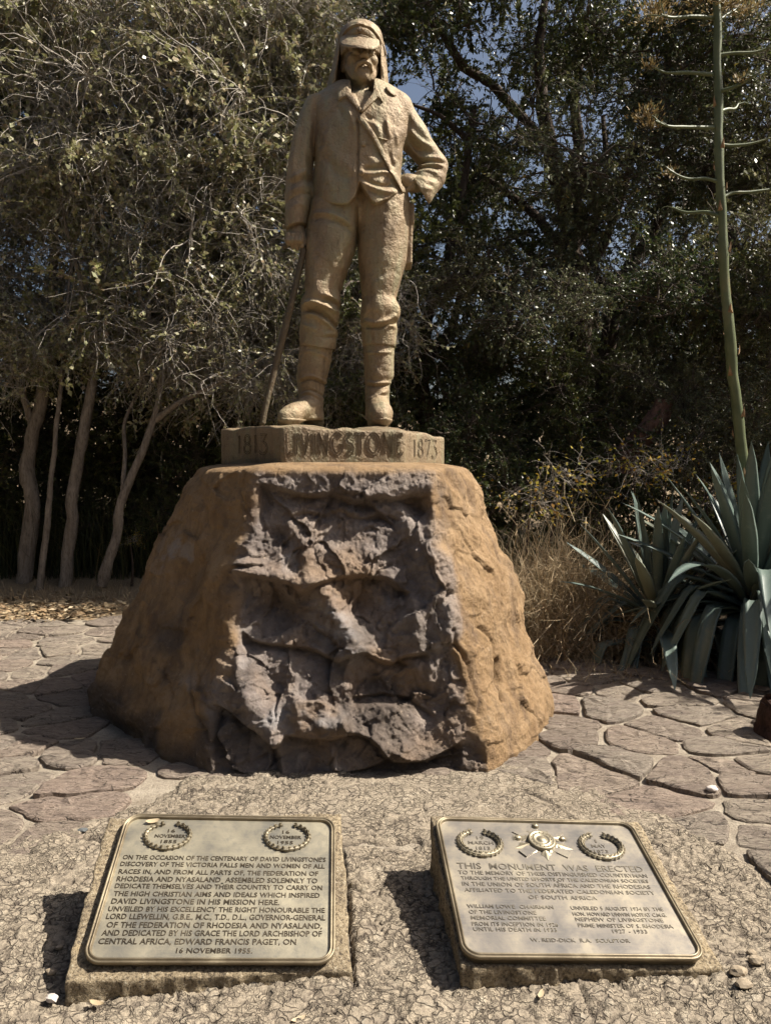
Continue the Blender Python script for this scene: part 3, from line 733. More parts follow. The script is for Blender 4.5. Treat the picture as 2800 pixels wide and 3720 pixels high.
# ---- jacket with sleeves
_h = [(1080, 722, 0), (1141, 722, -30), (1202, 739, -110), (1240, 744, -118), (1266, 740, -120), (1290, 714, -120), (1306, 664, -120), (1309, 664, -120), (1320, 684, -120), (1349, 731, -120), (1366, 740, -120), (1412, 718, -112), (1466, 699, -40), (1530, 690, 0)]
HEM = tuple(zip(*[onf([(x, p)], y)[0] for x, p, y in _h]))
LAPL = onf([(1243, 296), (1222, 322), (1229, 372), (1258, 356), (1264, 366), (1308, 424), (1316, 412), (1296, 372), (1275, 338), (1262, 312)], -90)
LAPR = onf([(1366, 312), (1376, 330), (1392, 380), (1372, 362), (1352, 388), (1314, 428), (1312, 412), (1332, 380), (1350, 352), (1358, 330)], -90)
def jacket():
    g = Grid(1022, 1652, -165, 165, 270, 876, 3.0)
    T = [(300, 1225, 1400, -55, 70), (330, 1190, 1432, -72, 82), (360, 1160, 1462, -88, 92), (400, 1142, 1480, -102, 98), (450, 1139, 1482, -114, 100), (510, 1143, 1476, -120, 98), (550, 1146, 1460, -118, 92), (605, 1144, 1455, -116, 90), (650, 1142, 1456, -120, 94),
         (700, 1138, 1464, -126, 102), (760, 1134, 1472, -128, 106), (860, 1134, 1474, -128, 106)]
    t = loft(g, T, 2.3)
    sh = smin(cone(g, (1262, 8, 345), (1150, 5, 388), 48, 46), cone(g, (1365, 8, 343), (1448, 5, 385), 46, 48), 20)
    t = smin(t, sh, 26); t = smax(t, 322 - .22 * np.abs(g.x - 1315) - g.p, 14)
    # chest roundness and folds on the body
    B = [([(1180, 470), (1200, 540), (1250, 600), (1303, 640)], 22, 6), ([(1165, 520), (1185, 600), (1190, 680)], 20, 5), ([(1150, 440), (1160, 480), (1170, 540)], 12, -4), ([(1310, 642), (1350, 640), (1400, 628), (1440, 640)], 8, 8), ([(1312, 625), (1355, 618), (1400, 606)], 9, -9),
         ([(1310, 655), (1345, 672), (1390, 680), (1425, 668)], 8, -9), ([(1312, 668), (1350, 692), (1400, 700), (1450, 690)], 10, 8), ([(1330, 690), (1370, 715), (1400, 715)], 10, -4), ([(1320, 560), (1360, 590), (1400, 600)], 14, 4), ([(1412, 540), (1420, 580), (1432, 610)], 8, -6),
         ([(1395, 440), (1398, 480), (1402, 500)], 5, -5), ([(1405, 430), (1412, 480), (1420, 510)], 9, 6), ([(1330, 430), (1345, 440), (1356, 444)], 7, -9), ([(1330, 446), (1362, 462), (1385, 500)], 10, 5), ([(1440, 470), (1450, 520), (1448, 570)], 12, 5),
         ([(1228, 380), (1240, 420), (1248, 450)], 9, -5), ([(1262, 400), (1285, 450), (1300, 490)], 10, 6), ([(1290, 430), (1298, 460), (1303, 500)], 6, -5), ([(1180, 560), (1230, 640), (1290, 660)], 14, -4)]
    for pts, wd, am in B: t = t + fold(g, pts, wd, am)
    fe = np.interp(g.p, [290, 470, 560, 690, 800], [1309, 1308, 1309, 1306, 1306])
    t = t - 4.5 * sstep(-1.5, 2.5, g.x - fe) * (1 - sstep(18, 150, g.x - fe)) * gate(g, -40)           # overlapping front edge
    t = t + 5 * np.exp(-((g.x - fe + 3) / 3.5) ** 2) * gate(g, -40) * sstep(472, 486, g.p)
    t = t + 2.4 * g.noise(34, 41) + 1.0 * g.noise(12, 42)
    hem = np.interp(g.x, *HEM)
    t = smax(t, g.p - hem - 3 * (g.y > 60), 4)
    # open neck
    V = onf([(1268, 240), (1360, 240), (1354, 340), (1313, 424), (1309, 424), (1276, 340)], -95)
    t = np.where(g.y < 10, smax(t, -poly_sd(g.x, g.p, V), 4), t)
    t = np.where(g.p < 330, np.maximum(t, -(np.sqrt(((g.x - 1314) / 52) ** 2 + ((g.y - 5) / 62) ** 2) - 1) * 52), t)
    # hanging arm
    A = [(340, 1140, 1205, -40, 55), (365, 1114, 1192, -54, 62), (416, 1089, 1168, -66, 66), (500, 1068, 1150, -74, 62), (584, 1051, 1140, -80, 55), (655, 1043, 1137, -88, 45), (700, 1041, 1137, -94, 36), (739, 1040, 1136, -98, 28), (798, 1042, 1124, -102, 12), (870, 1046, 1118, -104, 2)]
    a = loft(g, A, 2.1); a = smax(a, 352 - .55 * (g.x - 1140) * (g.x < 1140) * -1 - g.p, 22)
    for pts, wd, am in [([(1080, 440), (1066, 560), (1062, 640)], 14, 5), ([(1130, 430), (1112, 520), (1104, 620)], 14, 4), ([(1062, 650), (1090, 640), (1128, 612)], 9, 6), ([(1056, 672), (1086, 664), (1124, 640)], 8, -6), ([(1050, 700), (1085, 690), (1128, 672)], 9, 5), ([(1048, 735), (1090, 712), (1130, 705)], 7, -5),
                        ([(1120, 560), (1122, 620), (1112, 680)], 8, -6), ([(1060, 760), (1090, 750), (1125, 748)], 10, 4)]:
        a = a + fold(g, pts, wd, am, -10, -75)
    a = a + 1.6 * g.noise(26, 51)
    a = smax(a, (g.p - np.interp(g.x, [1040, 1118], [854, 832])), 3)
    t = smin(t, a, 9)
    # arm on the hip: upper arm, elbow, loose forearm sleeve with open cuff
    u = smin(cone(g, (1446, 0, 402), (1500, 30, 480), 54, 52), cone(g, (1500, 30, 480), (1580, 62, 575), 52, 46), 24)
    ax = np.array([-.86, .51])
    fo = smin(cone(g, (1586, 62, 578), (1566, 40, 628), 46, 50), cone(g, (1566, 40, 628), (1518, -8, 702), 50, 56), 20)
    arm = smin(u, fo, 12)
    for pts, wd, am in [([(1480, 520), (1520, 560), (1560, 565), (1615, 560)], 8, 8), ([(1485, 540), (1520, 580), (1560, 585), (1625, 575)], 7, -8), ([(1512, 600), (1550, 590), (1590, 592), (1628, 598)], 8, 8), ([(1510, 612), (1550, 606), (1600, 612)], 6, -7), ([(1506, 626), (1550, 622), (1600, 632)], 8, 6), ([(1504, 640), (1545, 650), (1595, 650)], 8, -5),
                        ([(1510, 650), (1550, 670), (1590, 672)], 9, 5), ([(1478, 470), (1520, 510), (1580, 530)], 9, 7), ([(1476, 492), (1510, 530), (1560, 545)], 8, -8), ([(1490, 430), (1530, 470), (1570, 510)], 12, 4), ([(1530, 700), (1560, 700), (1580, 690)], 8, 4), ([(1478, 420), (1486, 460), (1480, 500)], 8, -6)]:
        arm = arm + fold(g, pts, wd, am, 40, -10)
    arm = arm + 1.6 * g.noise(24, 61)
    cut = (g.x - 1528) * ax[0] + (g.p - 696) * ax[1] + .25 * (g.y + 10)
    arm = smax(arm, cut, 2)
    inner = smin(cone(g, (1566, 40, 628), (1510, -12, 712), 38, 49), cone(g, (1575, 50, 600), (1566, 40, 628), 30, 40), 10)
    arm = np.maximum(arm, -inner)
    t = smin(t, arm, 12)
    st_mesh('jacket', g, t, M_BRONZE, statue)
    # things that lie on the cloth follow it
    fr = g.y + 8
    def on(name, sd, h, par=statue): return st_mesh(name, g, smax(smax(t - h, sd, 3), fr + 0 * g.x, 4), M_BRONZE, par)
    on('collar', poly_sd(g.x, g.p, LAPL), 8); on('collar', poly_sd(g.x, g.p, LAPR), 8)
    strap = smooth_line([onf([(x, p)], y)[0] for x, p, y in [(1306, 438, -108), (1330, 462, -112), (1360, 505, -115), (1392, 560, -112), (1424, 622, -100), (1450, 668, -70), (1466, 704, -40)]], 22)
    on('shoulder_strap', line2(g, [tuple(p) for p in strap]) - 8.5, 8)
    on('shoulder_tab', poly_sd(g.x, g.p, onf([(1400, 322), (1418, 318), (1440, 346), (1432, 356), (1418, 352), (1404, 338)], -62)), 7)
    on('pocket_welt', line2(g, onf([(1374, 505), (1406, 506)], -110)) - 3, 4)
    for bx, by in onf([(1321, 526), (1314, 634)], -118):
        on('button', np.hypot(g.x - bx, g.p - by) - 9, 9)
jacket()

# ---- shirt, neck, head and face
def head():
    g = Grid(1200, 1425, -140, 120, 150, 500, 2.2)
    yaw = math.radians(11); cx, cy, cp = 1309, 0, 243
    X0, Y0 = g.x - cx, g.y - cy
    hx = X0 * math.cos(yaw) + Y0 * math.sin(yaw) ; hy = -X0 * math.sin(yaw) + Y0 * math.cos(yaw)
    class H: pass
    q = H(); q.x, q.y, q.p = hx, hy, g.p
    E = lambda c, r: ell(q, (c[0], c[1], cp - c[2]), r)
    Cn = lambda a, b, ra, rb: cone(q, (a[0], a[1], cp - a[2]), (b[0], b[1], cp - b[2]), ra, rb)
    d = E((0, 12, 32), (63, 86, 82)); d = smin(d, E((0, -14, -28), (51, 60, 55)), 26)
    d = smin(d, E((0, -62, -68), (21, 20, 18)), 14); d = smin(d, E((0, -40, -50), (38, 36, 32)), 18)
    for s in (-1, 1):
        d = smin(d, E((s * 37, -50, 2), (18, 18, 15)), 16)                 # cheekbone
        d = smin(d, Cn((s * 8, -76, 36), (s * 46, -60, 32), 9, 8), 10)     # brow
        d = smax(d, -E((s * 26, -92, 18), (17, 20, 12)), 9)                # eye socket
        d = smin(d, E((s * 25, -68, 17), (13, 11, 10)), 4)
        d = smin(d, Cn((s * 12, -76, 24), (s * 40, -68, 20), 3.5, 3), 4)   # upper lid
        d = smin(d, Cn((s * 12, -75, 9), (s * 38, -66, 10), 3, 3), 4)
        d = smax(d, -Cn((s * 16, -84, -6), (s * 36, -72, -40), 3.5, 3.5), 7)   # crease beside the moustache
        d = smin(d, Cn((s * 52, -26, -18), (s * 34, -46, -62), 10, 9), 8)  # jaw whisker
        d = smin(d, E((s * 63, 8, 2), (9, 17, 24)), 4); d = smax(d, -E((s * 71, 2, 4), (7, 9, 13)), 4)
    d = smin(d, Cn((0, -76, 26), (0, -96, -4), 9, 12), 9)
    for s in (-1, 1): d = smin(d, E((s * 10, -88, -8), (8, 10, 8)), 5)
    for s in (-1, 1):
        d = smin(d, Cn((s * 3, -90, -26), (s * 20, -85, -33), 7, 8), 4); d = smin(d, Cn((s * 20, -85, -33), (s * 31, -73, -50), 7, 4), 4)
    d = smin(d, Cn((-11, -74, -50), (11, -74, -50), 9, 9), 6); d = smax(d, -Cn((-15, -90, -44), (15, -90, -44), 3, 3), 3)
    d = smax(d, -Cn((-14, -86, -60), (14, -86, -60), 4, 4), 5)
    d = d + .8 * g.noise(8, 71)
    nk = cone(g, (1312, 12, 290), (1312, 16, 385), 46, 52); nk = smin(nk, cone(g, (1322, -26, 316), (1318, -44, 390), 16, 14), 10)
    d = smin(d, nk, 10)
    # shirt front with open collar
    s_ = ell(g, (1312, 4, 445), (100, 98, 120)); s_ = smax(s_, 352 - g.p, 8)
    d = smin(d, s_, 8)
    for pts, wd, am in [([(1268, 318), (1285, 350), (1310, 415)], 6, 7), ([(1360, 322), (1345, 360), (1318, 412)], 6, 7)]:
        d = d + fold(g, pts, wd, am, 10, -80)
    st_mesh('head', g, d, M_BRONZE, statue)
head()

# ---- cap, visor, neck cloth
def cap_parts():
    g = Grid(1205, 1412, -165, 130, 76, 250, 2.2)
    T = [(88, 1296, 1336, -24, 40), (94, 1275, 1352, -46, 62), (104, 1252, 1371, -64, 82), (120, 1234, 1386, -78, 96), (140, 1226, 1392, -88, 100), (160, 1228, 1391, -92, 98), (185, 1233, 1387, -90, 94), (225, 1238, 1382, -86, 90)]
    d = loft(g, T, 2.1); d = smax(d, 90 - g.p, 8); d = smax(d, g.p - 212, 4)
    for pts, wd, am in [([(1226, 138), (1256, 112), (1300, 98), (1345, 104), (1390, 138)], 4, -5), ([(1228, 132), (1258, 104), (1300, 91), (1348, 98), (1391, 130)], 5, 4), ([(1234, 158), (1262, 136), (1306, 126), (1350, 134), (1384, 160)], 3, -3), ([(1236, 165), (1266, 143), (1308, 133), (1350, 141), (1382, 166)], 3, 3), ([(1318, 84), (1335, 92), (1345, 102)], 5, -4), ([(1280, 82), (1300, 80), (1318, 84)], 6, 4)]:
        d = d + fold(g, pts, wd, am, -10, -84)
    d = d + 1.2 * g.noise(16, 81)
    cap_o = st_mesh('cap', g, d, M_BRONZE, statue)
    x = g.x - 1309; yv = g.y - .12 * x
    pv = 184 + 30 * (x / 68) ** 2 + 1.25 * (-88 - yv)
    v = smax(np.abs(g.p - pv) * .55 - 3.6, (np.sqrt((x / 70) ** 2 + ((yv + 66) / 72) ** 2) - 1) * 60, 2); v = smax(v, yv + 60, 2)
    st_mesh('visor', g, v, M_BRONZE, cap_o)
    b = smax(d - 5, np.abs(g.x - 1312) * .8 + np.abs(g.p - 160) - 11, 2); b = smax(b, g.y + 20, 2)
    st_mesh('badge', g, b, M_BRONZE, cap_o)
    g = Grid(1165, 1425, -110, 150, 140, 365, 2.4)
    T = [(130, 1226, 1394, -70, 104), (150, 1222, 1396, -66, 106), (200, 1212, 1404, -62, 110), (260, 1197, 1409, -60, 118), (312, 1181, 1413, -58, 126), (330, 1178, 1416, -56, 128)]
    o = loft(g, T, 2.2)
    sh = np.maximum(o, -(o + 11))
    xl = np.interp(g.p, [118, 170, 220, 311, 340], [1236, 1240, 1233, 1226, 1224]); xr = np.interp(g.p, [118, 170, 200, 311, 340], [1384, 1382, 1381, 1383, 1384])
    cut = np.minimum(g.x - xl, xr - g.x)                # inside the face opening > 0
    sh = np.where(g.y < 20, smax(sh, cut, 6), sh)
    for pts, wd, am in [([(1215, 200), (1205, 260), (1196, 310)], 7, 5), ([(1228, 190), (1222, 250), (1216, 310)], 5, -4), ([(1392, 190), (1396, 250), (1400, 308)], 5, 4)]:
        sh = sh + fold(g, pts, wd, am, 30)
    bot = np.interp(g.x, [1170, 1185, 1230, 1380, 1420], [326, 336, 338, 330, 322])
    sh = smax(sh, g.p - bot, 4); sh = smax(sh, 150 - g.p, 3) + .9 * g.noise(16, 91)
    st_mesh('neck_cloth', g, sh, M_BRONZE, statue)
    # little side flap at the cap
    g = Grid(1375, 1415, -40, 30, 155, 215, 2.2)
    f = cone(g, (1389, -14, 170), (1401, -10, 202), 8, 4); st_mesh('cap_strap', g, f, M_BRONZE, cap_o)
cap_parts()

# ---- hands
def hands():
    g = Grid(1015, 1140, -120, 20, 815, 950, 2.2)          # fist over the stick
    d = smin(ell(g, (1082, -48, 858), (32, 34, 40)), ell(g, (1080, -62, 882), (33, 30, 22)), 14)
    for k, (x, L) in enumerate([(1056, 906), (1071, 920), (1087, 923), (1102, 912)]):
        f = smin(cone(g, (x + 2, -84, 882), (x, -92, 900), 10.5, 9.5), cone(g, (x, -92, 900), (x + 2, -76, L), 9.5, 8), 4)
        d = smin(d, f, 3.5); d = smin(d, ell(g, (x + 2, -86, 878), (9, 9, 9)), 4)
    d = smin(d, smin(cone(g, (1106, -52, 868), (1112, -70, 896), 12, 10), cone(g, (1112, -70, 896), (1106, -84, 918), 10, 8), 4), 4)
    d = d + .6 * g.noise(9, 95)
    st_mesh('hand', g, d, M_BRONZE, statue)
    g = Grid(1425, 1560, -90, 90, 615, 740, 2.4)           # hand on the hip
    d = smin(cone(g, (1545, 10, 660), (1500, -14, 674), 30, 29), ell(g, (1484, -22, 668), (36, 26, 29)), 12)
    for k, (x, y, p) in enumerate([(1462, -30, 648), (1458, -30, 662), (1458, -28, 676), (1462, -22, 690)]):
        d = smin(d, smin(cone(g, (1478, -26, p), (x - 4, -12, p), 9.5, 9), cone(g, (x - 4, -12, p), (x - 2, 22, p + 4), 9, 8), 3), 3)
    d = smin(d, cone(g, (1502, -34, 690), (1474, -36, 706), 10, 8), 4)
    d = d + .6 * g.noise(9, 97)
    st_mesh('hand', g, d, M_BRONZE, statue)
hands()

# ---- walking stick and satchel at the left hip
def stick():
    pts = smooth_line([onf([(x, p)], y)[0][:1] + (y,) + onf([(x, p)], y)[0][1:] for x, y, p in [(1030, -40, 898), (1050, -62, 886), (1076, -74, 878), (1096, -78, 888), (1101, -78, 915), (1082, -84, 1000), (1056, -92, 1110), (1026, -100, 1230), (996, -106, 1350), (968, -112, 1460), (952, -116, 1546)]], 46)
    r = np.interp(np.linspace(0, 1, 46), [0, .1, .3, .7, 1], [9, 10, 10.5, 12.5, 10.5]) * (1 + .05 * np.sin(np.arange(46) * 1.9))
    W = st_world(np.column_stack([pts[:, 0], pts[:, 1], -pts[:, 2]]))
    V, F, C = tubes(W[None], (r * SK)[None], 12, True)
    link('walking_stick', mesh('walking_stick', V, [tuple(f) for f in F] + [tuple(f) for f in C], mat_bronze('bronze stick', .5), True), statue)
    g = Grid(1440, 1530, -40, 130, 700, 980, 3.0)
    d = smax(smax(np.abs(g.x - (1482 - .02 * (g.p - 850))) - 17, np.abs(g.y - 45) - 48, 6), smax(735 - g.p, g.p - 958, 4), 5)
    d = np.minimum(d, smax(smax(np.abs(g.x - 1484) - 21, np.abs(g.y - 45) - 52, 6), np.abs(g.p - 775) - 38, 6))
    st_mesh('satchel', g, d + .8 * g.noise(16, 99), M_BRONZE, statue)
stick()

# ---- bronze base: low eight-sided block with the name and dates
def base():
    C = np.array([-.37, 5.5])
    pts = [(-1.108, 5.22), (-.633, 4.73), (.115, 4.86), (.405, 5.34)]
    pts += [tuple(2 * C - np.array(p)) for p in pts]
    # order: L, FL, FR, R, (opposites) R', BR, BL, L'
    ring = np.array(pts); zt = np.array([1.893, 1.885, 1.860, 1.838, 1.84, 1.86, 1.88, 1.89]); zb = 1.640
    NS = 26; P = []; ZT = []
    for i in range(8):
        a, b = ring[i], ring[(i + 1) % 8]; t = np.arange(NS)[:, None] / NS
        P.append(a * (1 - t) + b * t); ZT.append(zt[i] * (1 - t[:, 0]) + zt[(i + 1) % 8] * t[:, 0])
    P = np.concatenate(P); ZT = np.concatenate(ZT); n = len(P)
    edge = np.column_stack([P, ZT]); ZT = ZT + .007 * fbm(edge, 9, 3, 5)
    feet = [(-.58, 5.35), (-.58, 5.52), (-.06, 5.35), (-.06, 5.55), (-.90, 5.28)]
    rows = [np.column_stack([P, np.full(n, zb)]), np.column_stack([P, ZT - .012])]
    for f in (.994, .975, .94, .88, .8, .7, .58, .44, .3, .16, .02):
        q = C + (P - C) * f
        z = ZT * 1.0 + .002
        lift = np.zeros(n)
        for fx, fy in feet[:4]: lift = np.maximum(lift, np.exp(-((q[:, 0] - fx) / .22) ** 2 - ((q[:, 1] - fy) / .34) ** 2))
        z = z + (1.925 - z) * lift * .96 + .008 * fbm(np.column_stack([q, z]), 8, 3, 9)
        rows.append(np.column_stack([q, z]))
    V = np.array(rows); NR = len(rows)
    idx = np.arange(NR * n).reshape(NR, n); nx = np.roll(idx, -1, 1)
    F = np.stack([idx[:-1], nx[:-1], nx[1:], idx[1:]], -1).reshape(-1, 4)
    b = link('base', mesh('base', V.reshape(-1, 3) - ST_O, F, mat_bronze('bronze base', .92), False), statue)
    # lettering: outlined roman capitals, an incised line round each stroke
    groove = NB('dark groove').done((.10, .07, .042), .7)
    def glyph(ch):      # strokes in a unit-high box, (width, [polylines], serif ends)
        arc = lambda cx, cy, rx, ry, a0, a1, n=14: [(cx + rx * math.cos(math.radians(a)), cy + ry * math.sin(math.radians(a))) for a in np.linspace(a0, a1, n)]
        G = {'L': (.50, [[(.08, 1), (.08, 0), (.46, 0), (.48, .14)]]), 'I': (.16, [[(.08, 0), (.08, 1)]]), 'V': (.66, [[(.03, 1), (.33, 0), (.63, 1)]]), 'N': (.66, [[(.08, 0), (.08, 1), (.58, 0), (.58, 1)]]),
             'G': (.78, [arc(.42, .5, .36, .5, 45, 325, 18) + [(.72, .42), (.52, .42)]]), 'S': (.48, [arc(.25, .75, .20, .25, 40, 270, 10) + arc(.25, .25, .22, .25, 90, -140, 10)]), 'T': (.60, [[(.02, .9), (.02, 1), (.58, 1), (.58, .9)], [(.30, 1), (.30, 0)]]),
             'O': (.86, [arc(.43, .5, .39, .5, 0, 360, 26)]), 'E': (.46, [[(.42, .9), (.42, 1), (.08, 1), (.08, 0), (.44, 0), (.44, .1)], [(.08, .53), (.36, .53)]]),
             '1': (.16, [[(.02, .9), (.08, 1), (.08, 0)]]), '8': (.40, [arc(.2, .76, .14, .24, 0, 360, 16), arc(.2, .26, .18, .26, 0, 360, 16)]), '3': (.38, [[(.02, 1), (.34, 1), (.14, .58)], arc(.14, .26, .22, .32, 80, -150, 12)]), '7': (.40, [[(.02, .92), (.02, 1), (.38, 1), (.14, 0)]])}
        return G[ch]
    def word(txt, a, b_, z0, h, u0, u1, wd, name, sp_=.17):
        "write txt on the face a->b between fractions u0,u1"
        a = np.array(a); b_ = np.array(b_); L = np.linalg.norm(b_ - a); d = (b_ - a) / L; nrm = np.array([d[1], -d[0]])
        W = [glyph(c)[0] for c in txt]; tot = sum(W) + sp_ * (len(txt) - 1); sx = L * (u1 - u0) / tot; x = L * u0
        o = None
        for ch, w_ in zip(txt, W):
            V, F = [], []
            for s in glyph(ch)[1]:
                p = np.array(s); p = p * [sx, h]; p[:, 0] += x
                # two parallel incised lines along the stroke
                t = np.gradient(p, axis=0); t /= np.linalg.norm(t, axis=1, keepdims=True) + 1e-9
                nn = np.column_stack([-t[:, 1], t[:, 0]])
                for sgn in (-1, 1):
                    q = p + nn * wd * sgn
                    xyz = np.column_stack([a[0] + d[0] * q[:, 0] + nrm[0] * .0015, a[1] + d[1] * q[:, 0] + nrm[1] * .0015, z0 + q[:, 1]])
                    v, f = tubes(xyz[None], np.full((1, len(xyz)), .0017), 5); F += [tuple(k + len(V) for k in e) for e in f]; V += v.tolist()
            link('letter', mesh('letter', np.array(V) - ST_O, F, groove, False), b)
            x += (w_ + sp_) * sx
    word('LIVINGSTONE', ring[1], ring[2], 1.722, .125, .02, .985, .0082, 'n')
    word('1813', ring[0], ring[1], 1.728, .115, .30, .78, .006, 'd')
    word('1873', ring[2], ring[3], 1.705, .110, .22, .80, .006, 'd')
base()
# ================================================================== PLAQUES
def mat_slab():
    b = NB('granite slab'); g = b.n('NewGeometry'); v = g.outputs['Position']
    n1 = b.noise(v, 7, 5, .6); n2 = b.noise(v, 85, 5, .7); n3 = b.noise(v, 190, 3, .7)
    c = b.ramp(n1, [(.3, (.22, .175, .12)), (.5, (.34, .27, .175)), (.7, (.43, .345, .225))])
    c = b.mix(b.ramp(n2, [(.40, .85), (.50, 0)]), c, (.09, .072, .055)); c = b.mix(b.ramp(n2, [(.56, 0), (.68, .7)]), c, (.60, .54, .42))
    c = b.mix(b.ramp(n1, [(.60, 0), (.75, .5)]), c, (.50, .36, .17))
    bp = b.bump(n3, .8, .004); bp = b.bump(n2, .9, .009, bp)
    return b.done(c, .92, normal=bp, spec=.2)
def mat_plate(name, tint):
    b = NB(name); v = b.coord('Object')
    n1 = b.noise(v, 6.5, 4, .6, .4); n2 = b.noise(v, 40, 5, .6); n3 = b.noise(v, 160, 3, .6)
    c = b.ramp(n1, [(.30, tint[0]), (.48, tint[1]), (.66, tint[2])])
    c = b.mix(b.ramp(n2, [(.3, .5), (.5, 0)]), c, tint[0])
    vs = b.coord('Object', (1, 14, 1)); c = b.mix(b.ramp(b.noise(vs, 9, 4), [(.5, 0), (.75, .35)]), c, tint[2])
    bp = b.bump(n2, .10, .004); bp = b.bump(n3, .10, .002, bp)
    return b.done(c, b.ramp(n1, [(.3, .36), (.7, .5)]), .55, bp, spec=.5)
M_SLAB = mat_slab()
M_PL1 = mat_plate('plaque patina olive', [(.235, .225, .195), (.36, .325, .245), (.47, .42, .305)])
M_PL2 = mat_plate('plaque patina grey', [(.225, .215, .205), (.335, .30, .255), (.45, .395, .30)])
M_RIM = mat_plate('plaque rim', [(.16, .125, .08), (.235, .19, .125), (.36, .30, .20)])
M_LET1 = mat_plate('plaque letters', [(.060, .047, .030), (.09, .07, .045), (.15, .12, .08)])
M_LET2 = mat_plate('plaque thin letters', [(.15, .13, .105), (.21, .185, .145), (.30, .265, .20)])
M_REL = mat_plate('plaque relief', [(.20, .17, .12), (.33, .285, .20), (.50, .44, .32)])

def rrect(w, h, r, n=10, m=22):
    "rounded rectangle outline, counter-clockwise, same count for every inset"
    P = []
    for cx, cy, a0 in [(w / 2 - r, -h / 2 + r, -90), (w / 2 - r, h / 2 - r, 0), (-w / 2 + r, h / 2 - r, 90), (-w / 2 + r, -h / 2 + r, 180)]:
        for a in np.linspace(a0, a0 + 90, n): P.append((cx + r * math.cos(math.radians(a)), cy + r * math.sin(math.radians(a))))
    return np.array(P)
def text_mesh(txt, size, ext, mat, width=None, bold=0.0):
    cu = bpy.data.curves.new('txt', 'FONT'); cu.body = txt; cu.size = size; cu.extrude = ext; cu.offset = bold * size; cu.resolution_u = 2
    cu.space_word = 1.1
    ob = bpy.data.objects.new('txt', cu); COL.objects.link(ob)
    me = bpy.data.meshes.new_from_object(ob.evaluated_get(bpy.context.evaluated_depsgraph_get()))
    bpy.data.objects.remove(ob); bpy.data.curves.remove(cu)
    n = len(me.vertices); co = np.zeros(n * 3, np.float32); me.vertices.foreach_get('co', co); co = co.reshape(-1, 3)
    x0, x1 = co[:, 0].min(), co[:, 0].max(); co[:, 0] -= x0
    if width: co[:, 0] *= width / (x1 - x0)
    me.vertices.foreach_set('co', co.ravel()); me.update(); me.materials.clear(); me.materials.append(mat)
    return me
CAPH = .729      # cap height of the built-in font per unit size
def wreath_mesh(rx, ry, rad, n_leaf, gap, seed, mat):
    r = np.random.default_rng(seed); V, F = [], []
    a = np.linspace(math.radians(90 + gap), math.radians(450 - gap), 48)
    core = np.column_stack([rx * np.cos(a), ry * np.sin(a), np.full(48, .004)])
    tp = rad * (.35 + .65 * np.sin(np.linspace(.12, math.pi - .12, 48)) ** .5)
    v, f = tubes(core[None], (tp * .62)[None], 7); V += v.tolist(); F += [tuple(x) for x in f]
    for k in range(n_leaf):
        t = (k + .5) / n_leaf; ang = a[0] + (a[-1] - a[0]) * t; s = 1 if t > .5 else -1         # leaves run from the bottom up both sides
        for off in (-1, 0, 1):
            c = np.array([(rx + off * rad * .55) * math.cos(ang), (ry + off * rad * .55) * math.sin(ang), .006 + (.006 if off == 0 else .001)])
            d = np.array([-rx * math.sin(ang) * s, ry * math.cos(ang) * s, 0]); d /= np.linalg.norm(d)
            o = np.array([math.cos(ang), math.sin(ang), 0]); d = d + o * off * .35; d /= np.linalg.norm(d); sd = np.array([-d[1], d[0], 0])
            L, w_ = rad * 1.25, rad * .36; b0 = len(V)
            up = np.array([0, 0, 1.])
            for p in (c - d * L * .45, c + sd * w_ - up * .002, c + d * L * .55 + up * .003, c - sd * w_ - up * .002, c + up * .006): V.append(p.tolist())
            F += [(b0, b0 + 3, b0 + 4), (b0 + 3, b0 + 2, b0 + 4), (b0 + 2, b0 + 1, b0 + 4), (b0 + 1, b0, b0 + 4)]
    # ribbon at the bottom
    for q in (-1.2, -.4, .4, 1.2):
        x = q * rad * .5; v, f = box_vf(x - rad * .16, x + rad * .16, -ry - rad * .8, -ry + rad * .8, 0, .012)
        F += [tuple(i + len(V) for i in e) for e in f]; V += [list(p) for p in v]
    return mesh('wreath', V, F, mat, False)
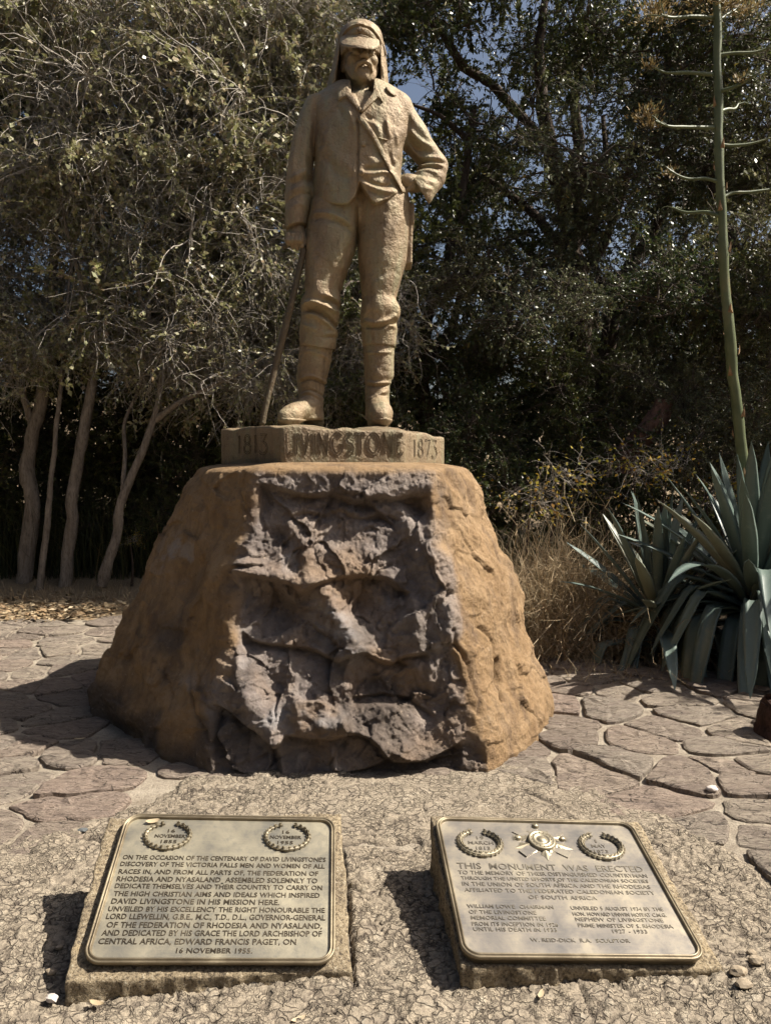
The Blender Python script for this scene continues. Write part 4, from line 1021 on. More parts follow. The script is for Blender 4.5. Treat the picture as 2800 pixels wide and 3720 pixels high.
def emblem(parent, cx, cy, z, R, mat, mat2):
    e = link('emblem', None, parent, (cx, cy, z)) if False else None
    def part(V, F, name, m=mat): return link(name, mesh(name, np.array(V, float) + np.array([cx, cy, z]), F, m, False), parent)
    for s in (-1, 1):                                   # saltire bars
        d = np.array([s * .80, .60, 0]); d /= np.linalg.norm(d); n = np.array([-d[1], d[0], 0]); w_ = R * .17
        V = []; 
        for zz in (0, .005 + .0012 * s):
            for a, b in ((-1, -1), (1, -1), (1, 1), (-1, 1)): V.append(d * a * R * 1.02 + n * b * w_ + np.array([0, 0, zz]))
        part(V, [(0, 3, 2, 1), (4, 5, 6, 7), (0, 1, 5, 4), (1, 2, 6, 5), (2, 3, 7, 6), (3, 0, 4, 7)], 'cross_bar', mat2)
    for ang, L in ((200, 1.05), (340, 1.05), (270, .98), (155, .9), (25, .9), (60, .75), (120, .75), (235, .75), (305, .75)):    # spiny leaves
        d = np.array([math.cos(math.radians(ang)), math.sin(math.radians(ang)) * .86, 0]); n = np.array([-d[1], d[0], 0])
        V = [(0, 0, 0.003)]; prof = [(.30, .10), (.48, .20), (.56, .13), (.72, .21), (.80, .10)]
        left = [d * R * L * a + n * R * b_ for a, b_ in prof]; right = [d * R * L * a - n * R * b_ for a, b_ in prof]; tip = d * R * L * 1.05
        rim = left + [tip] + right[::-1]; V = [d * R * L * .5 + np.array([0, 0, .009])] + [p + np.array([0, 0, .001]) for p in rim] + [d * R * .1]
        k = len(V); part(V, [(0, i, i + 1) for i in range(1, k - 1)] + [(0, k - 1, 1)], 'thistle_leaf')
    for ang, L in ((90, .80), (168, .80), (12, .80)):                  # thistle heads
        d = np.array([math.cos(math.radians(ang)), math.sin(math.radians(ang)), 0]); c = d * R * L
        a = np.linspace(0, 2 * math.pi, 10, endpoint=False)
        V = [c + np.array([R * .13 * math.cos(t), R * .11 * math.sin(t), 0]) for t in a] + [c + np.array([R * .09 * math.cos(t), R * .08 * math.sin(t), .010]) for t in a] + [c + np.array([0, 0, .013])]
        F = [(i, (i + 1) % 10, 10 + (i + 1) % 10, 10 + i) for i in range(10)] + [(10 + i, 10 + (i + 1) % 10, 20) for i in range(10)]
        for t in np.linspace(-.7, .7, 6):
            dd = np.array([d[0] * math.cos(t) - d[1] * math.sin(t), d[0] * math.sin(t) + d[1] * math.cos(t), 0]); nn = np.array([-dd[1], dd[0], 0]); b0 = len(V)
            V += [c + nn * R * .03 + np.array([0, 0, .006]), c - nn * R * .03 + np.array([0, 0, .006]), c + dd * R * .23 + np.array([0, 0, .004])]; F.append((b0, b0 + 1, b0 + 2))
        part(V, F, 'thistle_head')
    prof = [(.47, 0), (.47, .010), (.44, .013), (.40, .012), (.37, .010), (.31, .010), (.29, .013), (.26, .013), (.24, .009), (.15, .010), (.13, .014), (.06, .016), (.0, .017)]
    a = np.linspace(0, 2 * math.pi, 36, endpoint=False)
    V = np.array([[(r * R * math.cos(t), r * R * math.sin(t) * .98, h + .004) for t in a] for r, h in prof]); idx = np.arange(len(prof) * 36).reshape(len(prof), 36); nx = np.roll(idx, -1, 1)
    part(V.reshape(-1, 3), np.stack([idx[:-1], nx[:-1], nx[1:], idx[1:]], -1).reshape(-1, 4), 'shield')
    for t in np.linspace(0, 2 * math.pi, 16, endpoint=False):
        b_ = np.array([.345 * R * math.cos(t), .338 * R * math.sin(t), .014]); q = R * .032; 
        V = [b_ + np.array(p) for p in ((q, 0, 0), (0, q, 0), (-q, 0, 0), (0, -q, 0), (0, 0, .005))]
        part(V, [(0, 1, 4), (1, 2, 4), (2, 3, 4), (3, 0, 4)], 'rivet')

def plaque(label, o, ux, uy, W, D, plate, mplate, mlet, lines, wreaths, emb, seed):
    o, ux, uy = map(np.array, (o, ux, uy)); ux = ux / np.linalg.norm(ux); uy = uy - ux * (ux @ uy); uy /= np.linalg.norm(uy); n = np.cross(ux, uy)
    base = np.array([*(o + ux * W / 2)[:2], 0.0])
    root = empty('memorial_plaque', base); tag(root, label, 'plaque', 'plaques set on the ground before the boulder')
    # rough stone slab, a wedge rising to the back
    N_ = [90, 64, 90, 64]; cor = [(0, 0), (W, 0), (W, D), (0, D)]; P = []
    for i in range(4):
        a, b = np.array(cor[i]), np.array(cor[(i + 1) % 4]); t = np.arange(N_[i])[:, None] / N_[i]; P.append(a * (1 - t) + b * t)
    P = np.concatenate(P); m = len(P); cen = np.array([W / 2, D / 2])
    jag = lambda q, f, s: vnoise(np.column_stack([q, 0 * q[:, 0]]), f, seed + s)
    out = (P - cen) / np.linalg.norm(P - cen, axis=1, keepdims=True)
    Pj = P + out * (.006 * jag(P, 14, 1) + .004 * jag(P, 45, 2) - .002)[:, None]
    top3 = lambda q, h: o + q[:, :1] * ux + q[:, 1:] * uy + n * np.asarray(h).reshape(-1, 1)
    edge = top3(Pj, -.006 + .003 * jag(P, 60, 3)); rows = []
    for k, t in enumerate(np.linspace(0, 1, 9)):             # sides
        q = edge.copy(); zb = -.05; q[:, 2] = zb + (edge[:, 2] - zb) * t
        rough = (.010 * vnoise(q, 26, seed + 5) + .006 * vnoise(q, 70, seed + 6) - .004) * math.sin(math.pi * min(t + .12, 1))
        oo = out[:, :1] * ux + out[:, 1:] * uy; q[:, :2] += (oo * rough[:, None])[:, :2]; rows.append(q)
    for f in (.993, .98, .95, .90, .83, .7, .5, .25, .02):
        q = cen + (Pj - cen) * f; h = .0025 * jag(q, 55, 7) + .002 * jag(q, 120, 8) + (-.002 if f > .99 else .0); rows.append(top3(q, h))
    V = np.array(rows); R_ = len(rows); idx = np.arange(R_ * m).reshape(R_, m); nx = np.roll(idx, -1, 1)
    link('stone_slab', mesh('stone_slab', V.reshape(-1, 3) - base, np.stack([idx[:-1], nx[:-1], nx[1:], idx[1:]], -1).reshape(-1, 4), M_SLAB, False), root)
    # bronze plate
    uc, vc, pw, ph, rot, hz = plate
    ca, sa = math.cos(rot), math.sin(rot); ex = ux * ca + uy * sa; ey = -ux * sa + uy * ca
    M = Matrix(((ex[0], ey[0], n[0], 0), (ex[1], ey[1], n[1], 0), (ex[2], ey[2], n[2], 0), (0, 0, 0, 1)))
    c3 = o + ux * uc + uy * vc + n * .001 - base
    bed = hz - .017
    prof = [(.010, -.010), (.010, bed), (.006, bed + .001), (.0, bed + .006), (.0, bed + .012), (.002, bed + .016), (.005, bed + .0175), (.0075, bed + .016), (.009, bed + .0125), (.0105, bed + .0125), (.012, bed + .017), (.015, bed + .019), (.018, bed + .017), (.0195, bed + .011), (.021, bed + .0075)]
    cr = .058
    rings = [np.column_stack([rrect(pw - 2 * i, ph - 2 * i, max(cr - i, .012)), np.full(40, h)]) for i, h in prof]
    fld = np.array(rings[-1]); fz = bed + .0078
    inner = [np.column_stack([rrect(pw - .0416, ph - .0416, cr - .0208) * f, np.full(40, fz)]) for f in (1.0, .5, .01)]
    def grid_faces(k, m_): 
        i_ = np.arange(k * m_).reshape(k, m_); x_ = np.roll(i_, -1, 1); return np.stack([i_[:-1], x_[:-1], x_[1:], i_[1:]], -1).reshape(-1, 4)
    pl = link('bronze_plate', mesh('bronze_plate', np.array(inner).reshape(-1, 3), grid_faces(3, 40), mplate, False), root)
    pl.matrix_local = Matrix.Translation(c3) @ M
    link('rim', mesh('rim', np.array(rings).reshape(-1, 3), grid_faces(len(rings), 40), M_RIM, True), pl)
    for txt, s0, s1, t, cap, bold in lines:
        s0, s1 = s0 * .965, s1 * .965
        link('inscription_line', text_mesh(txt, cap / CAPH, .0011, mlet, s1 - s0, bold), pl, (s0, t, fz + .0006))
    for s, t, rx, ry, rad, nl, gap in wreaths:
        link('wreath', wreath_mesh(rx, ry, rad, nl, gap, seed, M_REL), pl, (s, t, fz))
    if emb: emblem(pl, emb[0], emb[1], fz, emb[2], M_REL, mplate)
    return root
c1, b1 = .0185, .012
L1 = [('ON THE OCCASION OF THE CENTENARY OF DAVID LIVINGSTONE\'S', -.374, .372, .0934, c1, b1), ('DISCOVERY OF THE VICTORIA FALLS MEN AND WOMEN OF ALL', -.376, .369, .0654, c1, b1), ('RACES IN, AND FROM ALL PARTS OF, THE FEDERATION OF', -.374, .345, .0344, c1, b1),
      ('RHODESIA AND NYASALAND  ASSEMBLED SOLEMNLY TO', -.373, .343, .0044, .020, b1), ('DEDICATE THEMSELVES AND THEIR COUNTRY TO CARRY ON', -.372, .361, -.0226, c1, b1), ('THE HIGH CHRISTIAN AIMS AND IDEALS WHICH INSPIRED', -.369, .353, -.0526, c1, b1),
      ('DAVID LIVINGSTONE IN HIS MISSION HERE.', -.369, .211, -.0816, .020, b1), ('UNVEILED BY HIS EXCELLENCY THE RIGHT HONOURABLE THE', -.372, .372, -.1096, c1, b1), ('LORD LLEWELLIN, G.B.E., M.C., T.D., D.L., GOVERNOR-GENERAL', -.371, .374, -.1376, .020, b1),
      ('OF THE FEDERATION OF RHODESIA AND NYASALAND,', -.362, .363, -.1676, .020, b1), ('AND DEDICATED BY HIS GRACE THE LORD ARCHBISHOP OF', -.370, .363, -.1956, .020, b1), ('CENTRAL AFRICA, EDWARD FRANCIS PAGET, ON', -.373, .277, -.2246, .020, b1), ('16 NOVEMBER 1955.', -.115, .134, -.2540, .017, b1),
      ('16', -.235, -.207, .213, .014, b1), ('NOVEMBER', -.279, -.165, .189, .0145, b1), ('1855', -.252, -.193, .165, .014, b1), ('16', .202, .230, .216, .014, b1), ('NOVEMBER', .156, .276, .192, .0145, b1), ('1955', .186, .246, .168, .014, b1)]
plaque('left bronze plaque with close lines of bold capitals below two small wreaths', (-.9871, 2.2593, .0678), (.991, .1279, -.0401), (-.1177, .9114, .3943), .8872, .6374,
       (.453, .319, .790, .585, -.047, .030), M_PL1, M_LET1, L1, [(-.223, .195, .080, .056, .011, 22, 14), (.214, .198, .080, .056, .011, 22, 14)], None, 11)
c2, b2 = .0165, 0.002
L2 = [('THIS  MONUMENT  WAS  ERECTED', -.367, .360, .057, .031, .004), ('TO THE MEMORY OF THEIR DISTINGUISHED COUNTRYMAN', -.369, .363, .029, .019, b2), ('THROUGH THE UNITED EFFORTS OF THE CALEDONIAN SOCIETIES', -.363, .356, .003, c2, b2), ('IN THE UNION OF SOUTH AFRICA AND THE RHODESIAS', -.364, .352, -.026, .019, b2),
      ('AFFILIATED TO THE FEDERATED CALEDONIAN SOCIETY', -.361, .356, -.054, .018, b2), ('OF SOUTH AFRICA', -.131, .124, -.083, .018, b2), ('WILLIAM LOWE  CHAIRMAN', -.365, -.052, -.127, c2, b2), ('OF THE LIVINGSTONE', -.363, -.121, -.152, c2, b2), ('MEMORIAL COMMITTEE', -.360, -.094, -.177, c2, b2),
      ('FROM ITS INCEPTION IN 1926', -.362, -.058, -.203, c2, b2), ('UNTIL HIS DEATH IN 1933', -.361, -.069, -.225, c2, b2), ('UNVEILED 5 AUGUST 1934 BY THE', .012, .355, -.129, c2, b2), ('HON. HOWARD UNWIN MOFFAT C.M.G.', .010, .355, -.155, c2, b2), ('NEPHEW OF LIVINGSTONE', .012, .333, -.178, c2, b2),
      ('PRIME MINISTER OF S. RHODESIA', .013, .357, -.204, c2, b2), ('1927 - 1933', .128, .253, -.227, c2, b2), ('W. REID-DICK  R.A.  SCULPTOR', -.173, .174, -.266, .0155, b2), ('19', -.263, -.233, .214, .018, b2), ('MARCH', -.302, -.201, .186, .018, b2), ('1813', -.276, -.220, .157, .018, b2),
      ('1', .222, .229, .211, .018, b2), ('MAY', .198, .258, .183, .018, b2), ('1873', .200, .257, .154, .018, b2)]
plaque('right bronze plaque with a thistle and shield emblem between two leafy wreaths and thin lettering', (.2337, 2.3193, .0807), (.9932, .0928, -.0702), (-.0907, .9702, .2248), .8745, .7221,
       (.41, .342, .808, .672, 0.0, .034), M_PL2, M_LET2, L2, [(-.247, .190, .078, .064, .016, 24, 16), (.229, .187, .078, .064, .016, 24, 16)], (-.003, .205, .112), 23)
# ================================================================== PLANTS
def mat_leaf(name, stops, rough=.5, trans=.22, spec=.35):
    b = NB(name); r = b.attr('rnd'); c = b.ramp(r, stops)
    c = b.mix(b.math('MULTIPLY', b.objrnd(), .35), c, b.mix(.5, c, stops[-1][1]))
    c = b.tone(c); b.done(c, rough, spec=spec, tone=False)
    t = b.n('BsdfTranslucent'); b.set(t.inputs[0], c); m = b.n('MixShader'); m.inputs[0].default_value = trans
    b.t.links.new(b.b.outputs[0], m.inputs[1]); b.t.links.new(t.outputs[0], m.inputs[2]); b.t.links.new(m.outputs[0], b.out.inputs[0])
    return b.m
def mat_bark(name, a, c_, sc=14):
    b = NB(name); g = b.n('NewGeometry'); mp = b.n('Mapping'); b.t.links.new(g.outputs['Position'], mp.inputs[0]); mp.inputs['Scale'].default_value = (1, 1, .22)
    n = b.noise(mp.outputs[0], sc, 6, .7, .4); n2 = b.noise(mp.outputs[0], sc * 4, 4, .7)
    c = b.ramp(n, [(.3, a), (.7, c_)]); c = b.mix(b.ramp(n2, [(.35, .6), (.5, 0)]), c, tuple(x * .45 for x in a))
    return b.done(c, .9, normal=b.bump(n, .8, .02, b.bump(n2, .6, .006)), spec=.15)
def mat_plain(name, a, c_, sc=30, rough=.85):
    b = NB(name); g = b.n('NewGeometry'); n = b.noise(g.outputs['Position'], sc, 3); return b.done(b.ramp(n, [(.3, a), (.7, c_)]), rough, spec=.2)
M_TWIG = mat_plain('pale twig', (.33, .29, .245), (.58, .53, .46), 9)
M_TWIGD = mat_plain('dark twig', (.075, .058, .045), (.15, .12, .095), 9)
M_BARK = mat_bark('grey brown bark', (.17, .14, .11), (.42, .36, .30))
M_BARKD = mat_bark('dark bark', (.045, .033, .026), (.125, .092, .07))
M_LDRY = mat_leaf('dry olive leaf', [(0, (.25, .165, .09)), (.14, (.42, .33, .20)), (.30, (.22, .225, .085)), (.58, (.32, .325, .13)), (.82, (.47, .45, .24)), (1, (.60, .56, .38))], .4, .28, .5)
M_LGRN = mat_leaf('dark green leaf', [(0, (.026, .042, .015)), (.4, (.048, .076, .024)), (.75, (.08, .115, .034)), (.93, (.125, .15, .045)), (1, (.26, .21, .045))], .38, .25, .5)
M_LOLV = mat_leaf('grey green leaf', [(0, (.065, .082, .042)), (.4, (.115, .138, .068)), (.8, (.18, .20, .098)), (.96, (.26, .26, .13)), (1, (.38, .27, .06))], .42, .25, .45)
M_LYEL = mat_leaf('yellow autumn leaf', [(0, (.45, .20, .03)), (.4, (.55, .36, .05)), (1, (.42, .42, .07))], .5, .35)
M_STRAW = mat_leaf('straw', [(0, (.27, .19, .115)), (.4, (.43, .325, .195)), (.8, (.55, .44, .285)), (1, (.64, .54, .37))], .7, .2, .15)
M_LITTER = mat_leaf('fallen leaf', [(0, (.19, .115, .06)), (.35, (.32, .215, .12)), (.7, (.46, .345, .205)), (1, (.62, .51, .35))], .7, .1, .15)
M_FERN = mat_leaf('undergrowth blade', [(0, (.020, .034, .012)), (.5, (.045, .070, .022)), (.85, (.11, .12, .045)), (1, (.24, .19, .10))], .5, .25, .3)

def unit(v): return v / (np.linalg.norm(v, axis=-1, keepdims=True) + 1e-9)
def leaf_quads(r, pos, d, size, aspect=.45, nup=.35):
    "diamond leaves: pos (n,3), d (n,3) direction"
    n = len(pos); d = unit(d); up = unit(r.normal(size=(n, 3)) + np.array([0, 0, nup * 2]))
    s = unit(np.cross(d, up)); nn = np.cross(s, d); L = size[:, None]; w_ = L * aspect * .5
    V = np.stack([pos, pos + d * L * .45 + s * w_ + nn * L * .06, pos + d * L, pos + d * L * .45 - s * w_ + nn * L * .06], 1).reshape(-1, 3)
    return V, np.arange(4 * n).reshape(n, 4), np.repeat(r.random(n), 4)
def clump(name, seed, n_limb, n_twig, n_leaf, leaf, mt, ml, limb_r=.016, twig_r=.0038, droop=.25, curl=.34, K=8, flat=.85, aspect=.5, tl=(.35, .8), cluster=0):
    r = np.random.default_rng(seed)
    # limbs out of the heart of the clump
    d = unit(r.normal(size=(n_limb, 3))); d[:, 2] = np.abs(d[:, 2]) * .9 - .2; d = unit(d)
    P = [r.normal(size=(n_limb, 3)) * .16 - np.array([0, 0, .25])]
    for k in range(7):
        d = unit(d + r.normal(size=d.shape) * .28); P.append(P[-1] + d * r.uniform(.10, .19, (n_limb, 1)))
    LP = np.stack(P, 1); LP[..., 2] *= flat
    LR = limb_r * np.linspace(1, .3, 8)[None] * r.uniform(.6, 1.3, (n_limb, 1))
    li = r.integers(0, n_limb, n_twig); lt = r.uniform(.8, 6.9, n_twig); i0 = lt.astype(int); f = (lt - i0)[:, None]
    p = LP[li, i0] * (1 - f) + LP[li, np.minimum(i0 + 1, 7)] * f
    d = unit(unit(p) * .8 + r.normal(size=(n_twig, 3)) * .9); L = r.uniform(*tl, n_twig)
    bend = r.normal(size=(n_twig, 3)) * curl; TP = [p]
    for k in range(K - 1):
        d = unit(d + bend * .5 + r.normal(size=d.shape) * curl * .6 + np.array([0, 0, -droop * (.2 + k / K)])); TP.append(TP[-1] + d * (L / (K - 1))[:, None])
    TP = np.stack(TP, 1); TR = twig_r * np.linspace(1, .42, K)[None] * r.uniform(.6, 1.35, (n_twig, 1))
    V1, F1 = tubes(LP, LR, 5); V2, F2 = tubes(TP, TR, 3)
    ti = r.integers(0, n_twig, n_leaf)
    if cluster: ti = r.choice(r.integers(0, n_twig, int(n_twig * cluster)), n_leaf)
    tt = (r.random(n_leaf) ** .7) * (K - 1.01); j = tt.astype(int); f = (tt - j)[:, None]
    pos = TP[ti, j] * (1 - f) + TP[ti, j + 1] * f; dd = unit(TP[ti, j + 1] - TP[ti, j]) + r.normal(size=(n_leaf, 3)) * .9 + np.array([0, 0, -.15])
    V3, F3, rn = leaf_quads(r, pos + r.normal(size=pos.shape) * .008, dd, r.uniform(leaf[0], leaf[1], n_leaf), aspect)
    V = np.concatenate([V1, V2, V3]); F = np.concatenate([F1, F2 + len(V1), F3 + len(V1) + len(V2)])
    mi = np.concatenate([np.zeros(len(F1) + len(F2), int), np.ones(len(F3), int)])
    return mesh(name, V, F, [mt, ml], False, mi, np.concatenate([np.full(len(V1) + len(V2), .5), rn]))
PROTO = {
 'dry': [clump('dry crown', 100 + k, 12, 190, 1150, (.055, .095), M_TWIG, M_LDRY, .015, .0066, .30, .46, 12, cluster=.5, tl=(.6, 1.5), aspect=.6) for k in range(4)],
 'drl': [clump('dry leafy crown', 110 + k, 12, 170, 2100, (.055, .095), M_TWIG, M_LDRY, .015, .0058, .25, .40, 9, cluster=.6, tl=(.5, 1.1), aspect=.6) for k in range(2)],
 'grn': [clump('green crown', 120 + k, 16, 230, 6500, (.035, .072), M_TWIGD, M_LGRN, .018, .0048, .12, .30, 7, cluster=.75) for k in range(3)],
 'olv': [clump('grey green crown', 130 + k, 14, 300, 4200, (.035, .075), M_TWIGD, M_LOLV, .016, .0048, .2, .36, 8, cluster=.7) for k in range(2)],
 'yel': [clump('yellow crown', 140, 9, 90, 150, (.06, .10), M_TWIG, M_LYEL, .006, .003, .2, .4, 8, aspect=.7)],
}
prng = np.random.default_rng(77)
def crown(parent, kind, P, sc, org, flat=1.0):
    me = PROTO[kind][prng.integers(len(PROTO[kind]))]
    o = link('crown', me, parent, tuple(np.asarray(P) - org), (prng.uniform(-.4, .4), prng.uniform(-.4, .4), prng.uniform(0, 6.28)))
    o.scale = (sc * prng.uniform(.9, 1.1), sc * prng.uniform(.9, 1.1), sc * flat); return o
def stem_mesh(name, lines, mat, sides=9, seed=0):
    "lines: list of (points (k,3), radii k)"
    Vs, Fs, n = [], [], 0
    for k, (p, rr) in enumerate(lines):
        m = max(8, 5 * len(p)); q = smooth_line(np.column_stack([p, rr]), m); c = q[:, :3]; r_ = np.maximum(q[:, 3], .002)
        c = c + .35 * r_[:, None] * np.stack([vnoise(c, 3.3, seed + k), vnoise(c, 3.3, seed + k + 50), 0 * r_], -1)
        v, f = tubes(c[None], (r_ * (1 + .12 * vnoise(c, 6, seed + 9)))[None], sides)
        v = v + (v - np.repeat(c, sides, 0)) * (.14 * vnoise(v, 14, seed + 3))[:, None]
        Vs.append(v); Fs.append(f + n); n += len(v)
    return np.concatenate(Vs), np.concatenate(Fs)
def pl(pts, Y, w0, w1, dY=0.0):
    "traced stem: photo points at distance Y, widths in photo pixels"
    n = len(pts); Ys = Y + np.linspace(0, dY, n); P = np.array([at(x, y, yy) for (x, y), yy in zip(pts, Ys)]); R = np.linspace(w0, w1, n) / 2 * Ys / FPX
    return P, R
TREES = []
def tree(name, label, lines, mat, group=None, cat='tree', part='trunk'):
    p0 = lines[0][0][0].copy(); p0[2] = max(-.05, min(p0[2], .3)); root = empty(name, p0); tag(root, label, cat, group)
    lines = [(np.concatenate([[[l[0][0][0], l[0][0][1], p0[2] - .05]], l[0]]), np.concatenate([[l[1][0] * 1.15], l[1]])) if i == 0 and l[0][0][2] > p0[2] + .02 else l for i, l in enumerate(lines)]
    V, F = stem_mesh(part, lines, mat, 9, len(TREES)); link(part, mesh(part, V - p0, F, mat, True), root)
    root['_x'] = float(lines[0][0][-1][0]); TREES.append((root, p0)); del root['_x']
    return root, p0

# ---- slender trees of the dry thicket on the left
GL = 'slender trees in the dry thicket left of the statue'
tA = tree('thicket_tree', 'pale straight slender trunk leaning right, second tallest bole left of the boulder', [pl([(226, 2168), (262, 1850), (300, 1600), (338, 1330), (372, 1050), (400, 850), (440, 600), (480, 330)], 9.75, 48, 18), pl([(345, 1300), (300, 1050), (240, 820), (200, 600)], 9.75, 22, 8, -.5), pl([(385, 950), (500, 760), (640, 620), (760, 520)], 9.75, 24, 8, -.4)], M_BARK, GL)
tB = tree('thicket_tree', 'crooked pale trunk curving right and forking, nearest the boulder on the left', [pl([(370, 2128), (400, 2020), (428, 1930), (438, 1830), (500, 1680), (560, 1520), (583, 1400), (598, 1280), (640, 1050), (720, 800)], 9.5, 42, 12), pl([(566, 1525), (640, 1468), (760, 1405), (880, 1352), (960, 1290)], 9.5, 24, 10, -.5), pl([(446, 1800), (456, 1650), (450, 1540), (492, 1440), (540, 1330)], 9.52, 18, 8, .3), pl([(590, 1350), (560, 1200), (500, 1050), (470, 900)], 9.5, 14, 6, -.4)], M_BARK, GL)
tC = tree('thicket_tree', 'thick dark brown trunk at the far left edge of the thicket', [pl([(78, 2178), (112, 1850), (96, 1680), (148, 1480), (178, 1200), (200, 900), (180, 600)], 9.95, 62, 26), pl([(120, 1560), (60, 1350), (20, 1100), (-40, 900)], 9.95, 26, 10, -.4)], M_BARK, GL)
tD = tree('thicket_tree', 'thin grey pole-like trunk between the two thicker left trunks', [pl([(142, 2172), (165, 1930), (190, 1700), (212, 1480), (232, 1250), (260, 950)], 9.6, 26, 9)], M_BARK, GL)
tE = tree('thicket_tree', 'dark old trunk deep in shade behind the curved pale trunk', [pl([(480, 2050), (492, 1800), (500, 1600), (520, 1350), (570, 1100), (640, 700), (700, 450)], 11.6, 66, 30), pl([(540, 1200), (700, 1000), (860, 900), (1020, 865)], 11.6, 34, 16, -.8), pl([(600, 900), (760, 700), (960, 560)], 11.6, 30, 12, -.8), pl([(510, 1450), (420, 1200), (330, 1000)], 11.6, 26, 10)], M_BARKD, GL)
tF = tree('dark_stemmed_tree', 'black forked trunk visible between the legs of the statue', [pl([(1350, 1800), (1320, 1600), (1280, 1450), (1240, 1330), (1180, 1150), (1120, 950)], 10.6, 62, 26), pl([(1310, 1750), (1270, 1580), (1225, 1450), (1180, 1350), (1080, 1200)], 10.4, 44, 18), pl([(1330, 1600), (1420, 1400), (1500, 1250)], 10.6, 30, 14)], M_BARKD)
# ---- broad dark trees on the right
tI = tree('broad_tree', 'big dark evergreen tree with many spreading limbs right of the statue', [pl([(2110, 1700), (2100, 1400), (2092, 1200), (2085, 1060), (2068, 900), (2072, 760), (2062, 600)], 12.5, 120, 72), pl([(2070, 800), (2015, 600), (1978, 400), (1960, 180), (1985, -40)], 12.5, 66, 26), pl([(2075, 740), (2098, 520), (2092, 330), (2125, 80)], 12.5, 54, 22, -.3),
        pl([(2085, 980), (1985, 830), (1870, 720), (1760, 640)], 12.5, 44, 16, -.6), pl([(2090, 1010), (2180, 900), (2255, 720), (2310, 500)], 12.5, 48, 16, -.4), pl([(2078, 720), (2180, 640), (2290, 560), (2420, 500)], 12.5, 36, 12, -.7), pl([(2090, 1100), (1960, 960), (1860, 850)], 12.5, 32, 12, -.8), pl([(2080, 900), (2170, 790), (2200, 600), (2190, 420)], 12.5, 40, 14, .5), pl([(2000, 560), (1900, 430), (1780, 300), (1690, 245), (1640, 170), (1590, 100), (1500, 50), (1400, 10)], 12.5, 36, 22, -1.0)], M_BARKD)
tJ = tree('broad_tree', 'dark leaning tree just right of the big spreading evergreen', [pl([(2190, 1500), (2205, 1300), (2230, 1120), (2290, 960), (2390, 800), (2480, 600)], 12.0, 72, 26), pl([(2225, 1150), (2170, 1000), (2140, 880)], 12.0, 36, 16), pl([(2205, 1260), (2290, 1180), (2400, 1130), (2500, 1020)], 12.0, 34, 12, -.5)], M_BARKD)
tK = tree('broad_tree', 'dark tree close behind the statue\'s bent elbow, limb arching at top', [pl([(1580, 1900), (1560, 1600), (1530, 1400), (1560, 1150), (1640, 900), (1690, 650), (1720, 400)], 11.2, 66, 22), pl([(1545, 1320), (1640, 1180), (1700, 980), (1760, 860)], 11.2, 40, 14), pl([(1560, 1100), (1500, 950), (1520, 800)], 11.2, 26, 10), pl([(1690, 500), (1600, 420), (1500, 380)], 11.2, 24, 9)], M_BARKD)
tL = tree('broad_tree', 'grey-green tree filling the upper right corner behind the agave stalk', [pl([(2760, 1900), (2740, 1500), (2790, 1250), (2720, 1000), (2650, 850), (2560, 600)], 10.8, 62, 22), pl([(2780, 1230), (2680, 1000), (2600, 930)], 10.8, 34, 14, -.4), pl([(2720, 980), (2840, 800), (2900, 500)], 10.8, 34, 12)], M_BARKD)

def fill(trees, kinds, x0, x1, y0, y1, step, Y0, Y1, s0, s1, keep=None, flat=1.0):
    "hang crowns over a stretch of the thicket, each on the nearest of the given trees"
    n = 0
    for yy in np.arange(y0, y1, step):
        for xx in np.arange(x0, x1, step):
            x = xx + prng.uniform(-.5, .5) * step; y = yy + prng.uniform(-.5, .5) * step; Y = prng.uniform(Y0, Y1)
            if keep is not None and not keep(x, y, Y): continue
            P = at(x, y, Y)
            if P[2] < .15: continue
            t = min(trees, key=lambda q: abs(q[1][0] - P[0]) + .25 * abs(q[1][1] - P[1]))
            crown(t[0], kinds[prng.integers(len(kinds))], P, prng.uniform(s0, s1), t[1], flat); n += 1
    return n
lefts = [tA, tB, tC, tD, tE]
n = 0
n += fill(lefts, ['dry', 'dry', 'drl'], -160, 1060, -100, 1330, 215, 9.3, 10.3, .66, 1.0)
n += fill([tA, tB, tE, tF], ['drl', 'dry'], 700, 1330, -60, 1350, 230, 9.8, 10.9, .68, 1.05)
n += fill([tE, tC, tF], ['grn', 'olv', 'drl'], -260, 1350, -200, 1500, 330, 11.4, 12.8, 1.2, 1.6)
n += fill(lefts, ['dry', 'drl'], -120, 760, 1010, 1400, 200, 9.4, 9.9, .45, .65)
n += fill([tB, tF], ['dry'], 560, 1480, 980, 1440, 190, 9.2, 9.9, .45, .65)
n += fill([tF, tK], ['grn', 'olv'], 860, 1560, 1150, 1720, 260, 10.8, 12.0, .8, 1.1)
gapf = lambda x, y, Y: not (1880 < x < 2300 and 250 < y < 1180 and Y < 12.9) and not (1470 < x < 1730 and 40 < y < 760 and prng.random() < .72) and not (2050 < x < 2260 and 560 < y < 720)
n += fill([tI, tK, tJ], ['grn'], 1380, 2480, -120, 1250, 262, 10.6, 14.4, .85, 1.25, gapf)
n += fill([tL, tJ], ['olv', 'olv', 'grn'], 2230, 2980, -120, 1500, 250, 9.4, 11.2, .75, 1.1)
n += fill([tI, tJ, tK], ['grn', 'grn', 'olv'], 1380, 2300, 1080, 1760, 235, 8.9, 10.2, .55, .8)
n += fill([tL, tJ], ['olv', 'grn'], 2150, 2960, 1150, 1800, 245, 8.6, 9.8, .5, .75)
n += fill([tI, tL], ['grn', 'olv'], 1300, 2900, -300, 1300, 520, 14.5, 17.0, 1.6, 2.2, gapf)
print('crowns', n)

